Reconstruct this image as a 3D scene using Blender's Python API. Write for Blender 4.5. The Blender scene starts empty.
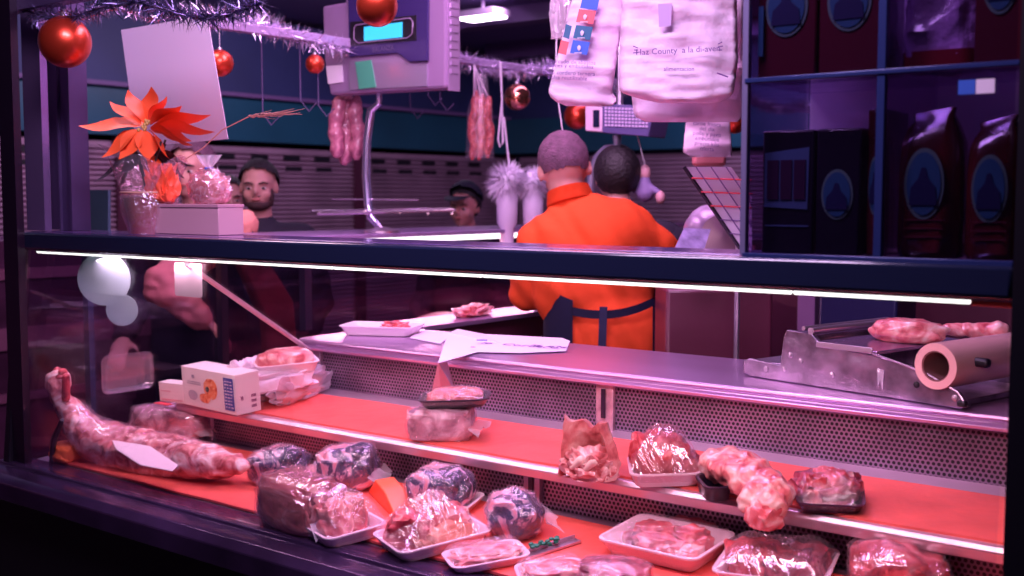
import bpy, bmesh, math, random
from mathutils import Vector, Matrix, noise, Euler
PI = math.pi
S = bpy.context.scene
COL = S.collection
random.seed(7)
S.view_settings.view_transform = 'Standard'
S.view_settings.look = 'None'

# ------------------------------------------------------------------ camera
F_PX = 1150.0
CAMZ = 1.55
PITCH = math.atan(90.0 / F_PX)
A_, B_ = 0.6134, 0.7897
FWD = Vector((-A_ * math.cos(PITCH), B_ * math.cos(PITCH), -math.sin(PITCH)))
RGT = Vector((B_, A_, 0))
UPV = RGT.cross(FWD)
CAMP = Vector((0, 0, CAMZ))
cam = bpy.data.cameras.new('camera'); camo = bpy.data.objects.new('camera', cam); COL.objects.link(camo)
cam.sensor_width = 36.0; cam.lens = 36.0 * F_PX / 1024.0; cam.clip_start = 0.05; cam.clip_end = 60
camo.matrix_world = Matrix.Translation(CAMP) @ Matrix((RGT, UPV, -FWD)).transposed().to_4x4()
cam.dof.use_dof = True; cam.dof.focus_distance = 2.5; cam.dof.aperture_fstop = 4.0
S.camera = camo

def ray(x, y):
    return FWD + RGT * ((x - 512) / F_PX) + UPV * ((288 - y) / F_PX)
def P(x, y, X=None, Y=None, z=None, d=None):
    """point of the place seen in direction (x, y) at a known world coordinate"""
    r = ray(x, y)
    if X is not None: t = X / r.x
    elif Y is not None: t = Y / r.y
    elif z is not None: t = (z - CAMZ) / r.z
    else: t = d
    return CAMP + r * t
DECK = (1.62, .842, .035 / .38)
SHELF = (1.95, .980, .023 / .325)
def on(pl, x, y, dz=0):
    r = ray(x, y); Y0, z0, s = pl
    t = (z0 + dz - s * Y0 - CAMZ) / (r.z - s * r.y)
    return CAMP + r * t
def planez(pl, Y): return pl[1] + pl[2] * (Y - pl[0])

# ------------------------------------------------------------------ materials
MATS = {}
def nt(name):
    m = bpy.data.materials.new(name); m.use_nodes = True
    n = m.node_tree; n.nodes.clear()
    o = n.nodes.new('ShaderNodeOutputMaterial')
    return m, n, o
def mat(name, col, rough=.5, metal=0, bump=0, bscale=40, coat=0, emit=None, estr=0, var=0, vscale=8, alpha=1, spec=.5, sss=0, aniso=None):
    if name in MATS: return MATS[name]
    m, n, o = nt(name)
    b = n.nodes.new('ShaderNodeBsdfPrincipled')
    b.inputs['Base Color'].default_value = (*col, 1)
    b.inputs['Roughness'].default_value = rough
    b.inputs['Metallic'].default_value = metal
    b.inputs['Specular IOR Level'].default_value = spec
    b.inputs['Coat Weight'].default_value = coat
    b.inputs['Coat Roughness'].default_value = .15
    if sss: 
        b.inputs['Subsurface Weight'].default_value = sss
        b.inputs['Subsurface Scale'].default_value = .02
    if alpha < 1: b.inputs['Alpha'].default_value = alpha
    if emit:
        b.inputs['Emission Color'].default_value = (*emit, 1); b.inputs['Emission Strength'].default_value = estr
    tc = n.nodes.new('ShaderNodeTexCoord')
    if var or bump:
        mp = n.nodes.new('ShaderNodeMapping')
        if aniso: mp.inputs['Scale'].default_value = aniso
        n.links.new(tc.outputs['Object'], mp.inputs[0])
    if var:
        t = n.nodes.new('ShaderNodeTexNoise'); t.inputs['Scale'].default_value = vscale; t.inputs['Detail'].default_value = 5
        n.links.new(mp.outputs[0], t.inputs['Vector'])
        r = n.nodes.new('ShaderNodeValToRGB')
        r.color_ramp.elements[0].position = .3; r.color_ramp.elements[1].position = .7
        r.color_ramp.elements[0].color = (*[c * (1 - var) for c in col], 1)
        r.color_ramp.elements[1].color = (*[min(1, c * (1 + var)) for c in col], 1)
        n.links.new(t.outputs[0], r.inputs[0]); n.links.new(r.outputs[0], b.inputs['Base Color'])
    if bump:
        t = n.nodes.new('ShaderNodeTexNoise'); t.inputs['Scale'].default_value = bscale; t.inputs['Detail'].default_value = 4
        n.links.new(mp.outputs[0], t.inputs['Vector'])
        bp = n.nodes.new('ShaderNodeBump'); bp.inputs['Strength'].default_value = bump; bp.inputs['Distance'].default_value = .01
        n.links.new(t.outputs[0], bp.inputs['Height']); n.links.new(bp.outputs[0], b.inputs['Normal'])
    n.links.new(b.outputs[0], o.inputs[0])
    MATS[name] = m; return m
def ramp_mat(name, stops, scale=20, detail=6, dist=1.5, rough=.3, bump=.4, coat=.5, aniso=(1, 1, 1), voro=0):
    """marbled material: noise -> colour stops"""
    if name in MATS: return MATS[name]
    m, n, o = nt(name)
    b = n.nodes.new('ShaderNodeBsdfPrincipled'); b.inputs['Roughness'].default_value = rough
    b.inputs['Coat Weight'].default_value = coat; b.inputs['Coat Roughness'].default_value = .12
    tc = n.nodes.new('ShaderNodeTexCoord'); mp = n.nodes.new('ShaderNodeMapping'); mp.inputs['Scale'].default_value = aniso
    n.links.new(tc.outputs['Object'], mp.inputs[0])
    t = n.nodes.new('ShaderNodeTexNoise'); t.inputs['Scale'].default_value = scale; t.inputs['Detail'].default_value = detail
    t.inputs['Distortion'].default_value = dist
    n.links.new(mp.outputs[0], t.inputs['Vector'])
    r = n.nodes.new('ShaderNodeValToRGB'); cr = r.color_ramp
    while len(cr.elements) < len(stops): cr.elements.new(.5)
    for e, (p, c) in zip(cr.elements, stops): e.position = p; e.color = (*c, 1)
    n.links.new(t.outputs[0], r.inputs[0]); n.links.new(r.outputs[0], b.inputs['Base Color'])
    t2 = n.nodes.new('ShaderNodeTexNoise'); t2.inputs['Scale'].default_value = scale * 2.5; t2.inputs['Detail'].default_value = 5
    n.links.new(mp.outputs[0], t2.inputs['Vector'])
    bp = n.nodes.new('ShaderNodeBump'); bp.inputs['Strength'].default_value = bump; bp.inputs['Distance'].default_value = .008
    n.links.new(t2.outputs[0], bp.inputs['Height']); n.links.new(bp.outputs[0], b.inputs['Normal'])
    n.links.new(b.outputs[0], o.inputs[0]); MATS[name] = m; return m
def film_mat(name, tint=(1, .93, .97), gloss=.22, rough=.12, bscale=30, bump=.9, haze=.06, aniso=(1, 1, 1)):
    if name in MATS: return MATS[name]
    m, n, o = nt(name)
    tr = n.nodes.new('ShaderNodeBsdfTransparent'); tr.inputs[0].default_value = (*tint, 1)
    gl = n.nodes.new('ShaderNodeBsdfGlossy'); gl.inputs['Roughness'].default_value = rough; gl.inputs[0].default_value = (1, .95, 1, 1)
    df = n.nodes.new('ShaderNodeBsdfDiffuse'); df.inputs[0].default_value = (.9, .82, .9, 1)
    tc = n.nodes.new('ShaderNodeTexCoord'); mp = n.nodes.new('ShaderNodeMapping'); mp.inputs['Scale'].default_value = aniso
    n.links.new(tc.outputs['Object'], mp.inputs[0])
    t = n.nodes.new('ShaderNodeTexNoise'); t.inputs['Scale'].default_value = bscale; t.inputs['Detail'].default_value = 3; t.inputs['Distortion'].default_value = 2
    n.links.new(mp.outputs[0], t.inputs['Vector'])
    bp = n.nodes.new('ShaderNodeBump'); bp.inputs['Strength'].default_value = bump; bp.inputs['Distance'].default_value = .01
    n.links.new(t.outputs[0], bp.inputs['Height']); n.links.new(bp.outputs[0], gl.inputs['Normal'])
    a = n.nodes.new('ShaderNodeMixShader'); a.inputs[0].default_value = gloss
    n.links.new(tr.outputs[0], a.inputs[1]); n.links.new(gl.outputs[0], a.inputs[2])
    c = n.nodes.new('ShaderNodeMixShader'); c.inputs[0].default_value = haze
    n.links.new(a.outputs[0], c.inputs[1]); n.links.new(df.outputs[0], c.inputs[2])
    n.links.new(c.outputs[0], o.inputs[0]); MATS[name] = m; return m
def glass_mat(name, tint=(1, 1, 1), gloss=.05):
    if name in MATS: return MATS[name]
    m, n, o = nt(name)
    tr = n.nodes.new('ShaderNodeBsdfTransparent'); tr.inputs[0].default_value = (*tint, 1)
    gl = n.nodes.new('ShaderNodeBsdfGlossy'); gl.inputs['Roughness'].default_value = .02
    lw = n.nodes.new('ShaderNodeLayerWeight'); lw.inputs[0].default_value = .25
    mu = n.nodes.new('ShaderNodeMath'); mu.operation = 'MULTIPLY_ADD'; mu.inputs[1].default_value = .35; mu.inputs[2].default_value = gloss
    n.links.new(lw.outputs['Fresnel'], mu.inputs[0])
    a = n.nodes.new('ShaderNodeMixShader'); n.links.new(mu.outputs[0], a.inputs[0])
    n.links.new(tr.outputs[0], a.inputs[1]); n.links.new(gl.outputs[0], a.inputs[2])
    n.links.new(a.outputs[0], o.inputs[0]); MATS[name] = m; return m
def perforated_mat(name, pitch=.0105, rad=.33, col=(.40, .29, .42)):
    """steel sheet punched with a hexagonal grid of round holes (object x and z)"""
    m, n, o = nt(name)
    N = n.nodes.new; L = n.links.new
    tc = N('ShaderNodeTexCoord'); sp = N('ShaderNodeSeparateXYZ'); L(tc.outputs['Object'], sp.inputs[0])
    def M(op, a, b=None, c=None):
        q = N('ShaderNodeMath'); q.operation = op
        for i, v in enumerate((a, b, c)):
            if v is None: continue
            if isinstance(v, (int, float)): q.inputs[i].default_value = v
            else: L(v, q.inputs[i])
        return q.outputs[0]
    def grid(off):
        u = M('FRACT', M('ADD', M('MULTIPLY', sp.outputs[0], 1 / pitch), off + 500.0))
        v = M('FRACT', M('ADD', M('MULTIPLY', sp.outputs[2], 1 / (pitch * 1.732)), off + 500.0))
        du = M('SUBTRACT', u, .5); dv = M('MULTIPLY', M('SUBTRACT', v, .5), 1.732)
        return M('SQRT', M('ADD', M('MULTIPLY', du, du), M('MULTIPLY', dv, dv)))
    d = M('MINIMUM', grid(0), grid(.5))
    hole = M('LESS_THAN', d, rad)
    no = N('ShaderNodeTexNoise'); no.inputs['Scale'].default_value = 6; L(tc.outputs['Object'], no.inputs['Vector'])
    rr = N('ShaderNodeValToRGB'); rr.color_ramp.elements[0].position = .35; rr.color_ramp.elements[1].position = .65
    rr.color_ramp.elements[0].color = (*[c * .6 for c in col], 1); rr.color_ramp.elements[1].color = (*col, 1)
    L(no.outputs[0], rr.inputs[0])
    mx = N('ShaderNodeMix'); mx.data_type = 'RGBA'
    L(hole, mx.inputs['Factor']); L(rr.outputs[0], mx.inputs[6]); mx.inputs[7].default_value = (.012, .008, .016, 1)
    b = N('ShaderNodeBsdfPrincipled'); b.inputs['Roughness'].default_value = .38
    L(M('MULTIPLY', M('SUBTRACT', 1, hole), .75), b.inputs['Metallic'])
    L(mx.outputs[2], b.inputs['Base Color'])
    bp = N('ShaderNodeBump'); bp.inputs['Strength'].default_value = .5; bp.inputs['Distance'].default_value = .003
    L(M('SUBTRACT', 1, hole), bp.inputs['Height']); L(bp.outputs[0], b.inputs['Normal'])
    L(b.outputs[0], o.inputs[0]); return m

# ------------------------------------------------------------------ geometry
def NB(): return bmesh.new()
def box(bm, c, s, rot=None):
    r = bmesh.ops.create_cube(bm, size=1)
    M = Matrix.Translation(Vector(c)) @ (rot.to_4x4() if rot is not None else Matrix.Identity(4)) @ Matrix.Diagonal((*s, 1))
    bmesh.ops.transform(bm, matrix=M, verts=r['verts']); return r['verts']
def bx(bm, x0, x1, y0, y1, z0, z1): return box(bm, ((x0 + x1) / 2, (y0 + y1) / 2, (z0 + z1) / 2), (abs(x1 - x0), abs(y1 - y0), abs(z1 - z0)))
def frame_from(d):
    d = d.normalized(); u = Vector((0, 0, 1)) if abs(d.z) < .95 else Vector((1, 0, 0))
    a = d.cross(u).normalized(); b = a.cross(d).normalized(); return a, b
def tube(bm, pts, rad, seg=10, cap=True, flat=1.0):
    pts = [Vector(p) for p in pts]; rings = []
    pa = None
    for i, p in enumerate(pts):
        d = (pts[min(i + 1, len(pts) - 1)] - pts[max(i - 1, 0)])
        a, b = frame_from(d)
        if pa is not None:
            a = (pa - d.normalized() * pa.dot(d.normalized())).normalized(); b = a.cross(d.normalized())
        pa = a
        r = rad[i] if isinstance(rad, (list, tuple)) else rad
        rings.append([bm.verts.new(p + a * math.cos(2 * PI * k / seg) * r + b * math.sin(2 * PI * k / seg) * r * flat) for k in range(seg)])
    for i in range(len(rings) - 1):
        for k in range(seg):
            bm.faces.new((rings[i][k], rings[i][(k + 1) % seg], rings[i + 1][(k + 1) % seg], rings[i + 1][k]))
    if cap:
        bm.faces.new(rings[0][::-1]); bm.faces.new(rings[-1])
def lathe(bm, prof, c=(0, 0, 0), seg=24, M=None):
    c = Vector(c); rings = []; vs = []
    for r, z in prof:
        ring = [bm.verts.new(Vector((math.cos(2 * PI * k / seg) * max(r, 1e-4), math.sin(2 * PI * k / seg) * max(r, 1e-4), z))) for k in range(seg)]
        rings.append(ring); vs += ring
    for i in range(len(rings) - 1):
        for k in range(seg): bm.faces.new((rings[i][k], rings[i][(k + 1) % seg], rings[i + 1][(k + 1) % seg], rings[i + 1][k]))
    MM = Matrix.Translation(c) @ (M.to_4x4() if M is not None else Matrix.Identity(4))
    bmesh.ops.transform(bm, matrix=MM, verts=vs)
def prism(bm, poly, ext):
    ext = Vector(ext); a = [bm.verts.new(Vector(p)) for p in poly]; b = [bm.verts.new(Vector(p) + ext) for p in poly]
    n = len(a); bm.faces.new(a); bm.faces.new(b[::-1])
    for i in range(n): bm.faces.new((a[i], b[i], b[(i + 1) % n], a[(i + 1) % n]))
def ell(bm, c, r, rot=None, sub=3):
    q = bmesh.ops.create_icosphere(bm, subdivisions=sub, radius=1)
    M = Matrix.Translation(Vector(c)) @ (rot.to_4x4() if rot is not None else Matrix.Identity(4)) @ Matrix.Diagonal((*r, 1))
    bmesh.ops.transform(bm, matrix=M, verts=q['verts']); return q['verts']
def cap(bm, p0, p1, r0, r1):
    p0, p1 = Vector(p0), Vector(p1)
    tube(bm, [p0, p1], [r0, r1], seg=14); ell(bm, p0, (r0,) * 3, sub=2); ell(bm, p1, (r1,) * 3, sub=2)
def rrect(L, W, c, n=5):
    pts = []
    for (sx, sy, a0) in ((1, 1, 0), (-1, 1, PI / 2), (-1, -1, PI), (1, -1, 3 * PI / 2)):
        for k in range(n + 1):
            a = a0 + PI / 2 * k / n
            pts.append((sx * (L / 2 - c) + math.cos(a) * c, sy * (W / 2 - c) + math.sin(a) * c))
    return pts
def loft(bm, rings, close_first=True, close_last=True):
    R = [[bm.verts.new(Vector(p)) for p in r] for r in rings]
    n = len(R[0])
    for i in range(len(R) - 1):
        for k in range(n): bm.faces.new((R[i][k], R[i][(k + 1) % n], R[i + 1][(k + 1) % n], R[i + 1][k]))
    if close_first: bm.faces.new(R[0][::-1])
    if close_last: bm.faces.new(R[-1])
def remesh(bm, vox=.012, smooth=3):
    me = bpy.data.meshes.new('t'); bm.to_mesh(me); bm.free()
    o = bpy.data.objects.new('t', me); COL.objects.link(o)
    r = o.modifiers.new('r', 'REMESH'); r.mode = 'VOXEL'; r.voxel_size = vox
    if smooth:
        s = o.modifiers.new('s', 'SMOOTH'); s.factor = .5; s.iterations = smooth
    dg = bpy.context.evaluated_depsgraph_get(); dg.update()
    m2 = bpy.data.meshes.new_from_object(o.evaluated_get(dg))
    out = bmesh.new(); out.from_mesh(m2)
    bpy.data.objects.remove(o); bpy.data.meshes.remove(me); bpy.data.meshes.remove(m2)
    return out

def obj(name, bm, m, parent=None, smooth=True, bevel=0, world=False, label=None, kind=None, angle=40):
    """bm -> one mesh object. world=True: the vertices are world coordinates; the origin is moved to the shape"""
    me = bpy.data.meshes.new(name)
    bmesh.ops.recalc_face_normals(bm, faces=bm.faces[:])
    off = Vector((0, 0, 0))
    if world:
        xs = [v.co for v in bm.verts]
        lo = Vector([min(c[i] for c in xs) for i in range(3)]); hi = Vector([max(c[i] for c in xs) for i in range(3)])
        off = (lo + hi) / 2; off.z = lo.z
        bmesh.ops.translate(bm, verts=bm.verts[:], vec=-off)
    bm.to_mesh(me); bm.free()
    me.materials.append(m)
    if smooth:
        me.polygons.foreach_set('use_smooth', [True] * len(me.polygons))
        try: me.set_sharp_from_angle(angle=math.radians(angle))
        except Exception: pass
    o = bpy.data.objects.new(name, me); COL.objects.link(o)
    if bevel:
        b = o.modifiers.new('bevel', 'BEVEL'); b.width = bevel; b.segments = 2; b.limit_method = 'ANGLE'
    o.location = off
    if parent:
        o.parent = parent
        if world: o.matrix_parent_inverse = WM[parent.name].inverted() if parent.name in WM else parent.matrix_basis.inverted()
    WM[o.name] = Matrix.Translation(off) if world else (WM.get(parent.name, parent.matrix_basis) if parent else Matrix.Identity(4))
    if label: o['label'] = label
    if kind: o['kind'] = kind
    return o
WM = {}
def tag(o, label, cat, group=None):
    o['label'] = label; o['category'] = cat
    if group: o['group'] = group
    return o
def thing(name, label, cat, loc=(0, 0, 0), rz=0, group=None, rx=0, ry=0):
    o = bpy.data.objects.new(name, None); COL.objects.link(o); o.empty_display_size = .05
    o.location = loc; o.rotation_euler = (rx, ry, rz)
    WM[o.name] = Matrix.Translation(Vector(loc)) @ Euler((rx, ry, rz)).to_matrix().to_4x4()
    return tag(o, label, cat, group)
def struct(name, bm, m, parent=None, **k):
    o = obj(name, bm, m, parent, world=True, **k)
    if not parent: o['kind'] = 'structure'
    return o
def text(name, s, size, m, parent, M, ext=.0003, world=True):
    cu = bpy.data.curves.new('t', 'FONT'); cu.body = s; cu.size = size; cu.align_x = 'CENTER'; cu.align_y = 'CENTER'; cu.extrude = ext; cu.resolution_u = 2
    t = bpy.data.objects.new('t', cu); COL.objects.link(t)
    dg = bpy.context.evaluated_depsgraph_get(); dg.update()
    me = bpy.data.meshes.new_from_object(t.evaluated_get(dg))
    bpy.data.objects.remove(t)
    b = bmesh.new(); b.from_mesh(me); bpy.data.meshes.remove(me)
    bmesh.ops.transform(b, matrix=M, verts=b.verts[:])
    return obj(name, b, m, parent, smooth=False, world=world)
def basis(o, x, y):
    x = Vector(x).normalized(); y = Vector(y); y = (y - x * y.dot(x)).normalized(); z = x.cross(y)
    return Matrix.Translation(Vector(o)) @ Matrix((x, y, z)).transposed().to_4x4()

# ------------------------------------------------------------------ palette
STEEL = mat('brushed_steel', (.62, .5, .62), .3, .85, .12, 30, var=.15, vscale=5, aniso=(.2, 1, 1))
STEELD = mat('dull_steel', (.42, .33, .44), .35, .8, .15, 20, var=.35, vscale=9)
LILAC = mat('lilac_metal', (.55, .38, .6), .3, .5, .05, 10, var=.15)
NAVY = mat('navy_gloss', (.012, .018, .05), .16, .1, coat=.6)
BLACK = mat('black_satin', (.008, .006, .012), .4)
DARKP = mat('dark_plastic', (.02, .012, .03), .3)
REDMAT = mat('red_mat', (.84, .13, .105), .45, 0, .25, 30, var=.12, vscale=12)
WHITEP = mat('white_foam', (.86, .72, .78), .45, 0, .1, 90, sss=.0)
PAPER = mat('white_paper', (.82, .72, .85), .7, 0, .1, 15)
CARDB = mat('white_card', (.85, .78, .78), .5)
GLASS = glass_mat('clear_glass', (.97, .95, 1), .02)
FILM = film_mat('cling_film', gloss=.10, haze=.05, rough=.16)
FILMR = film_mat('ribbed_film', gloss=.19, haze=.05, rough=.14, bscale=22, bump=1.0, aniso=(1, .25, .6))
BAG = film_mat('cloudy_plastic_bag', gloss=.15, haze=.30, bscale=18)
INK = mat('purple_ink', (.16, .06, .28), .6)
RED = mat('red_ink', (.8, .05, .08), .5)
BLUE = mat('blue_ink', (.03, .12, .6), .5)
TEALI = mat('teal_ink', (.01, .12, .25), .5)
SKIN = mat('skin', (.62, .3, .27), .5, bump=.05, sss=.1)
HAIR = mat('black_hair', (.012, .008, .012), .55, bump=.6, bscale=90)
SHORTH = mat('cropped_hair', (.13, .055, .10), .8, bump=.6, bscale=160, var=.3, vscale=40)
ORANGE = mat('orange_fleece', (.74, .075, .018), .85, bump=.5, bscale=14, var=.1, vscale=6, spec=.2)
APRON = mat('navy_apron', (.015, .015, .06), .7, bump=.2, bscale=20)
COATD = mat('dark_coat', (.02, .014, .035), .8, bump=.3, bscale=15)
PINKS = mat('salmon_sleeve', (.98, .34, .28), .8, bump=.5, bscale=18, var=.2)
BROWNS = mat('brown_coat', (.34, .09, .08), .8, bump=.3, bscale=16, var=.2)
# meats
MEAT = ramp_mat('fresh_meat', [(.32, (.22, .015, .03)), (.46, (.62, .07, .09)), (.58, (.85, .22, .24)), (.68, (.95, .62, .6))], 16)
MEATL = ramp_mat('pale_meat', [(.3, (.4, .04, .06)), (.43, (.72, .18, .19)), (.56, (.86, .42, .38)), (.7, (.95, .74, .68))], 18)
RIBM = ramp_mat('rib_flesh', [(.3, (.42, .05, .07)), (.44, (.75, .24, .24)), (.6, (.88, .5, .46)), (.7, (.95, .76, .7))], 26, dist=.3, bump=.7)
MEATD = ramp_mat('dark_meat', [(.35, (.14, .015, .04)), (.5, (.4, .05, .09)), (.62, (.6, .14, .18)), (.7, (.8, .45, .48))], 24)
LEGM = ramp_mat('pork_skin', [(.34, (.38, .05, .06)), (.44, (.74, .24, .26)), (.56, (.88, .52, .52)), (.68, (.96, .8, .8))], 17, dist=2.2, bump=.8)
MINCE = ramp_mat('minced_meat', [(.38, (.55, .03, .04)), (.5, (.9, .14, .12)), (.6, (.95, .4, .38)), (.68, (1, .72, .7))], 90, bump=1.0)
WRAPB = ramp_mat('navy_printed_film', [(.40, (.012, .014, .06)), (.50, (.05, .04, .13)), (.54, (.55, .38, .5)), (.62, (.8, .3, .36)), (.72, (.9, .75, .85))], 9, dist=2.5, rough=.15, coat=1, bump=.5)
WRAPM = ramp_mat('wrapped_roast', [(.3, (.16, .02, .04)), (.45, (.38, .08, .09)), (.6, (.52, .18, .18)), (.75, (.85, .55, .55))], 12, rough=.2, coat=1, aniso=(.5, 1.4, 1.4))
WRAPG = ramp_mat('frosted_roast', [(.3, (.2, .08, .12)), (.45, (.5, .25, .32)), (.6, (.7, .5, .58)), (.72, (.92, .8, .9))], 16, rough=.2, coat=1)
# ================================================================== setting
XL, XR = P(24, 242, Y=1.63).x, P(1012, 300, Y=1.60).x
m = NB(); bx(m, -9.2, 3.5, -1.0, 9.5, -.05, 0); struct('floor', m, mat('floor_dark', (.03, .02, .035), .4, var=.3))
m = NB(); bx(m, -9.2, 3.5, -1.0, 9.5, 3.0, 3.06); struct('ceiling', m, mat('ceiling_dark', (.13, .08, .24), .7))
m = NB(); bx(m, -9.2, 3.5, 9.5, 9.6, 0, 3.0); struct('wall_back', m, mat('wall_indigo', (.02, .015, .06), .7))
m = NB(); bx(m, 3.5, 3.6, -1, 9.6, 0, 3.0); struct('wall_right', m, mat('wall_indigo', (.02, .015, .06), .7))
m = NB(); bx(m, -9.3, -9.2, -1, 9.6, 0, 3.0); struct('wall_left', m, mat('wall_indigo', (.02, .015, .06), .7))
m = NB(); bx(m, -9.2, 3.5, -1.1, -1.0, 0, 3.0); struct('wall_front', m, mat('wall_indigo', (.02, .015, .06), .7))
# shuttered shops across the aisle
SLAT = mat('shutter_slats', (.42, .25, .36), .5, .3, var=.2, vscale=3)
SX = -7.4
def shutter(y0, y1, i):
    m = NB(); n = 52; h = 1.94 / n
    for k in range(n):
        z = k * h
        prism(m, [(SX, y0, z), (SX + .035, y0, z + h * .18), (SX + .035, y0, z + h * .55), (SX, y0, z + h * .8)], (0, y1 - y0, 0))
    bx(m, SX - .03, SX, y0, y1, 0, 1.96)
    o = struct('door_%d' % i, m, SLAT, smooth=False)
    m = NB(); y = y0 + .1
    while y < y1 - .3:
        bx(m, SX + .03, SX + .045, y, y + .17, 1.86, 1.90); bx(m, SX + .03, SX + .045, y + .02, y + .19, 1.775, 1.81); y += .34
    s = obj('shutter_slots', m, BLACK, o, world=True, smooth=False)
    m = NB(); bx(m, SX, SX + .06, y1, y1 + .12, 0, 2.0); struct('trim_%d' % (i + 10), m, mat('maroon_post', (.08, .015, .04), .4))
ys = [.6, 2.45, 4.82, 7.2, 9.4]
for i in range(4): shutter(ys[i] + .12, ys[i + 1], i + 1)
FASC = mat('teal_fascia', (.012, .085, .14), .35, var=.3, vscale=.8)
m = NB(); bx(m, SX - .05, SX + .10, .4, 9.4, 2.0, 2.34); struct('trim_1', m, FASC)
m = NB(); bx(m, SX - .05, SX + .16, .4, 9.4, 2.34, 2.37); struct('trim_2', m, mat('lilac_band', (.2, .10, .28), .5))
m = NB(); bx(m, SX - .05, SX + .12, .4, 9.4, 2.37, 2.96); struct('trim_3', m, mat('deep_indigo', (.03, .04, .14), .5, var=.3, vscale=1))
m = NB(); bx(m, SX + .10, SX + .13, .9, 2.3, 2.44, 2.80); struct('trim_4', m, mat('teal_panel', (.01, .07, .10), .4))
m = NB(); n = 48; h = 1.94 / n
for k in range(n):
    z = k * h; prism(m, [(-7.2, 9.40, z), (-7.2, 9.365, z + h * .18), (-7.2, 9.365, z + h * .55), (-7.2, 9.40, z + h * .8)], (9.0, 0, 0))
bx(m, -7.2, 1.8, 9.40, 9.44, 0, 1.96); struct('door_5', m, SLAT, smooth=False)
m = NB(); bx(m, -7.3, 3.4, 9.28, 9.46, 2.0, 2.34); struct('trim_30', m, FASC)
m = NB(); bx(m, -7.3, 3.4, 9.30, 9.46, 2.34, 2.98); struct('trim_31', m, mat('deep_indigo', (.03, .04, .14)))
for i, x in enumerate((-4.3, -2.0)):
    m = NB(); bx(m, x, x + .14, 9.2, 9.40, 0, 2.0); struct('trim_%d' % (32 + i), m, mat('maroon_post', (.08, .015, .04)))
# dark panel added to hide the shutters and darken the view through the glass
m = NB(); bx(m, -5.6, -5.0, -.2, 4.4, 0, 1.36); os_ = thing('dark_backdrop', 'low dark plum panel added across the aisle, seen through the left end of the glass', 'counter', (-5.3, 2.1, 0)); obj('backdrop_body', m, mat('plum_backdrop', (.07, .02, .06), .35, var=.5, vscale=2, aniso=(1, .3, 3)), os_, world=True, bevel=.005)
for z_, h_ in ((1.18, .05), (.86, .10), (.62, .04)):
    m = NB(); bx(m, -5.0, -4.985, -.2, 4.4, z_, z_ + h_); obj('backdrop_band', m, mat('band_rose', (.20, .07, .14), .4), os_, world=True)
# ceiling beams
for i, (y, z) in enumerate(((7.0, 2.88), (8.6, 2.86))):
    m = NB(); bx(m, -7, 3, y, y + .18, z, 3.0); struct('trim_%d' % (20 + i), m, mat('beam_violet', (.16, .08, .24), .5))
# ceiling lamp
p = P(483, 14, z=2.9)
t = thing('ceiling_lamp', 'bright rectangular ceiling lamp beyond the hanging scale', 'lamp', p)
m = NB(); box(m, (0, 0, 0), (.36, .20, .05)); bx(m, -.01, .01, -.01, .01, .02, .1); obj('housing', m, LILAC, t, bevel=.005)
m = NB(); box(m, (0, 0, -.03), (.32, .16, .012)); obj('diffuser', m, mat('lamp_glow', (1, .9, 1), emit=(1, .82, 1), estr=14), t)

# ================================================================== the counter
case = thing('display_counter', 'long glass-fronted refrigerated meat counter with red mats and perforated steel', 'display counter', ((XL + XR) / 2, 2.0, 0))
PERF = perforated_mat('perforated_steel')
def cpart(name, m, mt, bevel=0, **k): return obj(name, m, mt, case, world=True, bevel=bevel, **k)
m = NB(); bx(m, XL - .04, XR + .05, 1.54, 2.55, 0.05, .80); cpart('base_cabinet', m, mat('base_black', (.004, .003, .007), .5))
m = NB()
prism(m, [(XL - .05, 1.50, .815), (XL - .05, 1.52, .832), (XL - .05, 1.56, .838), (XL - .05, 1.565, .846), (XL - .05, 1.60, .848), (XL - .05, 1.645, .842), (XL - .05, 1.645, .79), (XL - .05, 1.50, .77)], (XR - XL + .1, 0, 0))
cpart('front_sill', m, mat('sill_metal', (.085, .045, .13), .2, .7, .1, 12, var=.5, vscale=5), bevel=.003)
m = NB(); prism(m, [(XL, 1.645, .80), (XL, 1.645, planez(DECK, 1.645) - .004), (XL, 2.03, planez(DECK, 2.03) - .004), (XL, 2.03, .80)], (XR - XL, 0, 0)); cpart('lower_deck', m, STEEL)
def mat_strip(pl, x0, x1, y0, y1, seed):
    m = NB(); random.seed(seed); N = 60; t = .004
    top, bot = [], []
    for i in range(N + 1):
        x = x0 + (x1 - x0) * i / N
        wob = .006 * noise.noise((x * 5, seed, 0)); wob2 = .008 * noise.noise((x * 4, seed + 9, 0))
        for lst, dz in ((top, t), (bot, -.001)):
            lst.append([m.verts.new((x, y, planez(pl, y) + dz)) for y in (y0 + wob, (y0 + y1) / 2, y1 + wob2)])
    for i in range(N):
        for j in range(2):
            m.faces.new((top[i][j], top[i + 1][j], top[i + 1][j + 1], top[i][j + 1]))
            m.faces.new((bot[i][j], bot[i][j + 1], bot[i + 1][j + 1], bot[i + 1][j]))
        m.faces.new((top[i][0], bot[i][0], bot[i + 1][0], top[i + 1][0])); m.faces.new((top[i][2], top[i + 1][2], bot[i + 1][2], bot[i][2]))
    return m
tag(obj('red_mat', mat_strip(DECK, XL + .06, XR, 1.65, 1.955, 3), REDMAT, world=True), 'red plastic mat lining the lower deck of the counter', 'mat')
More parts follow.
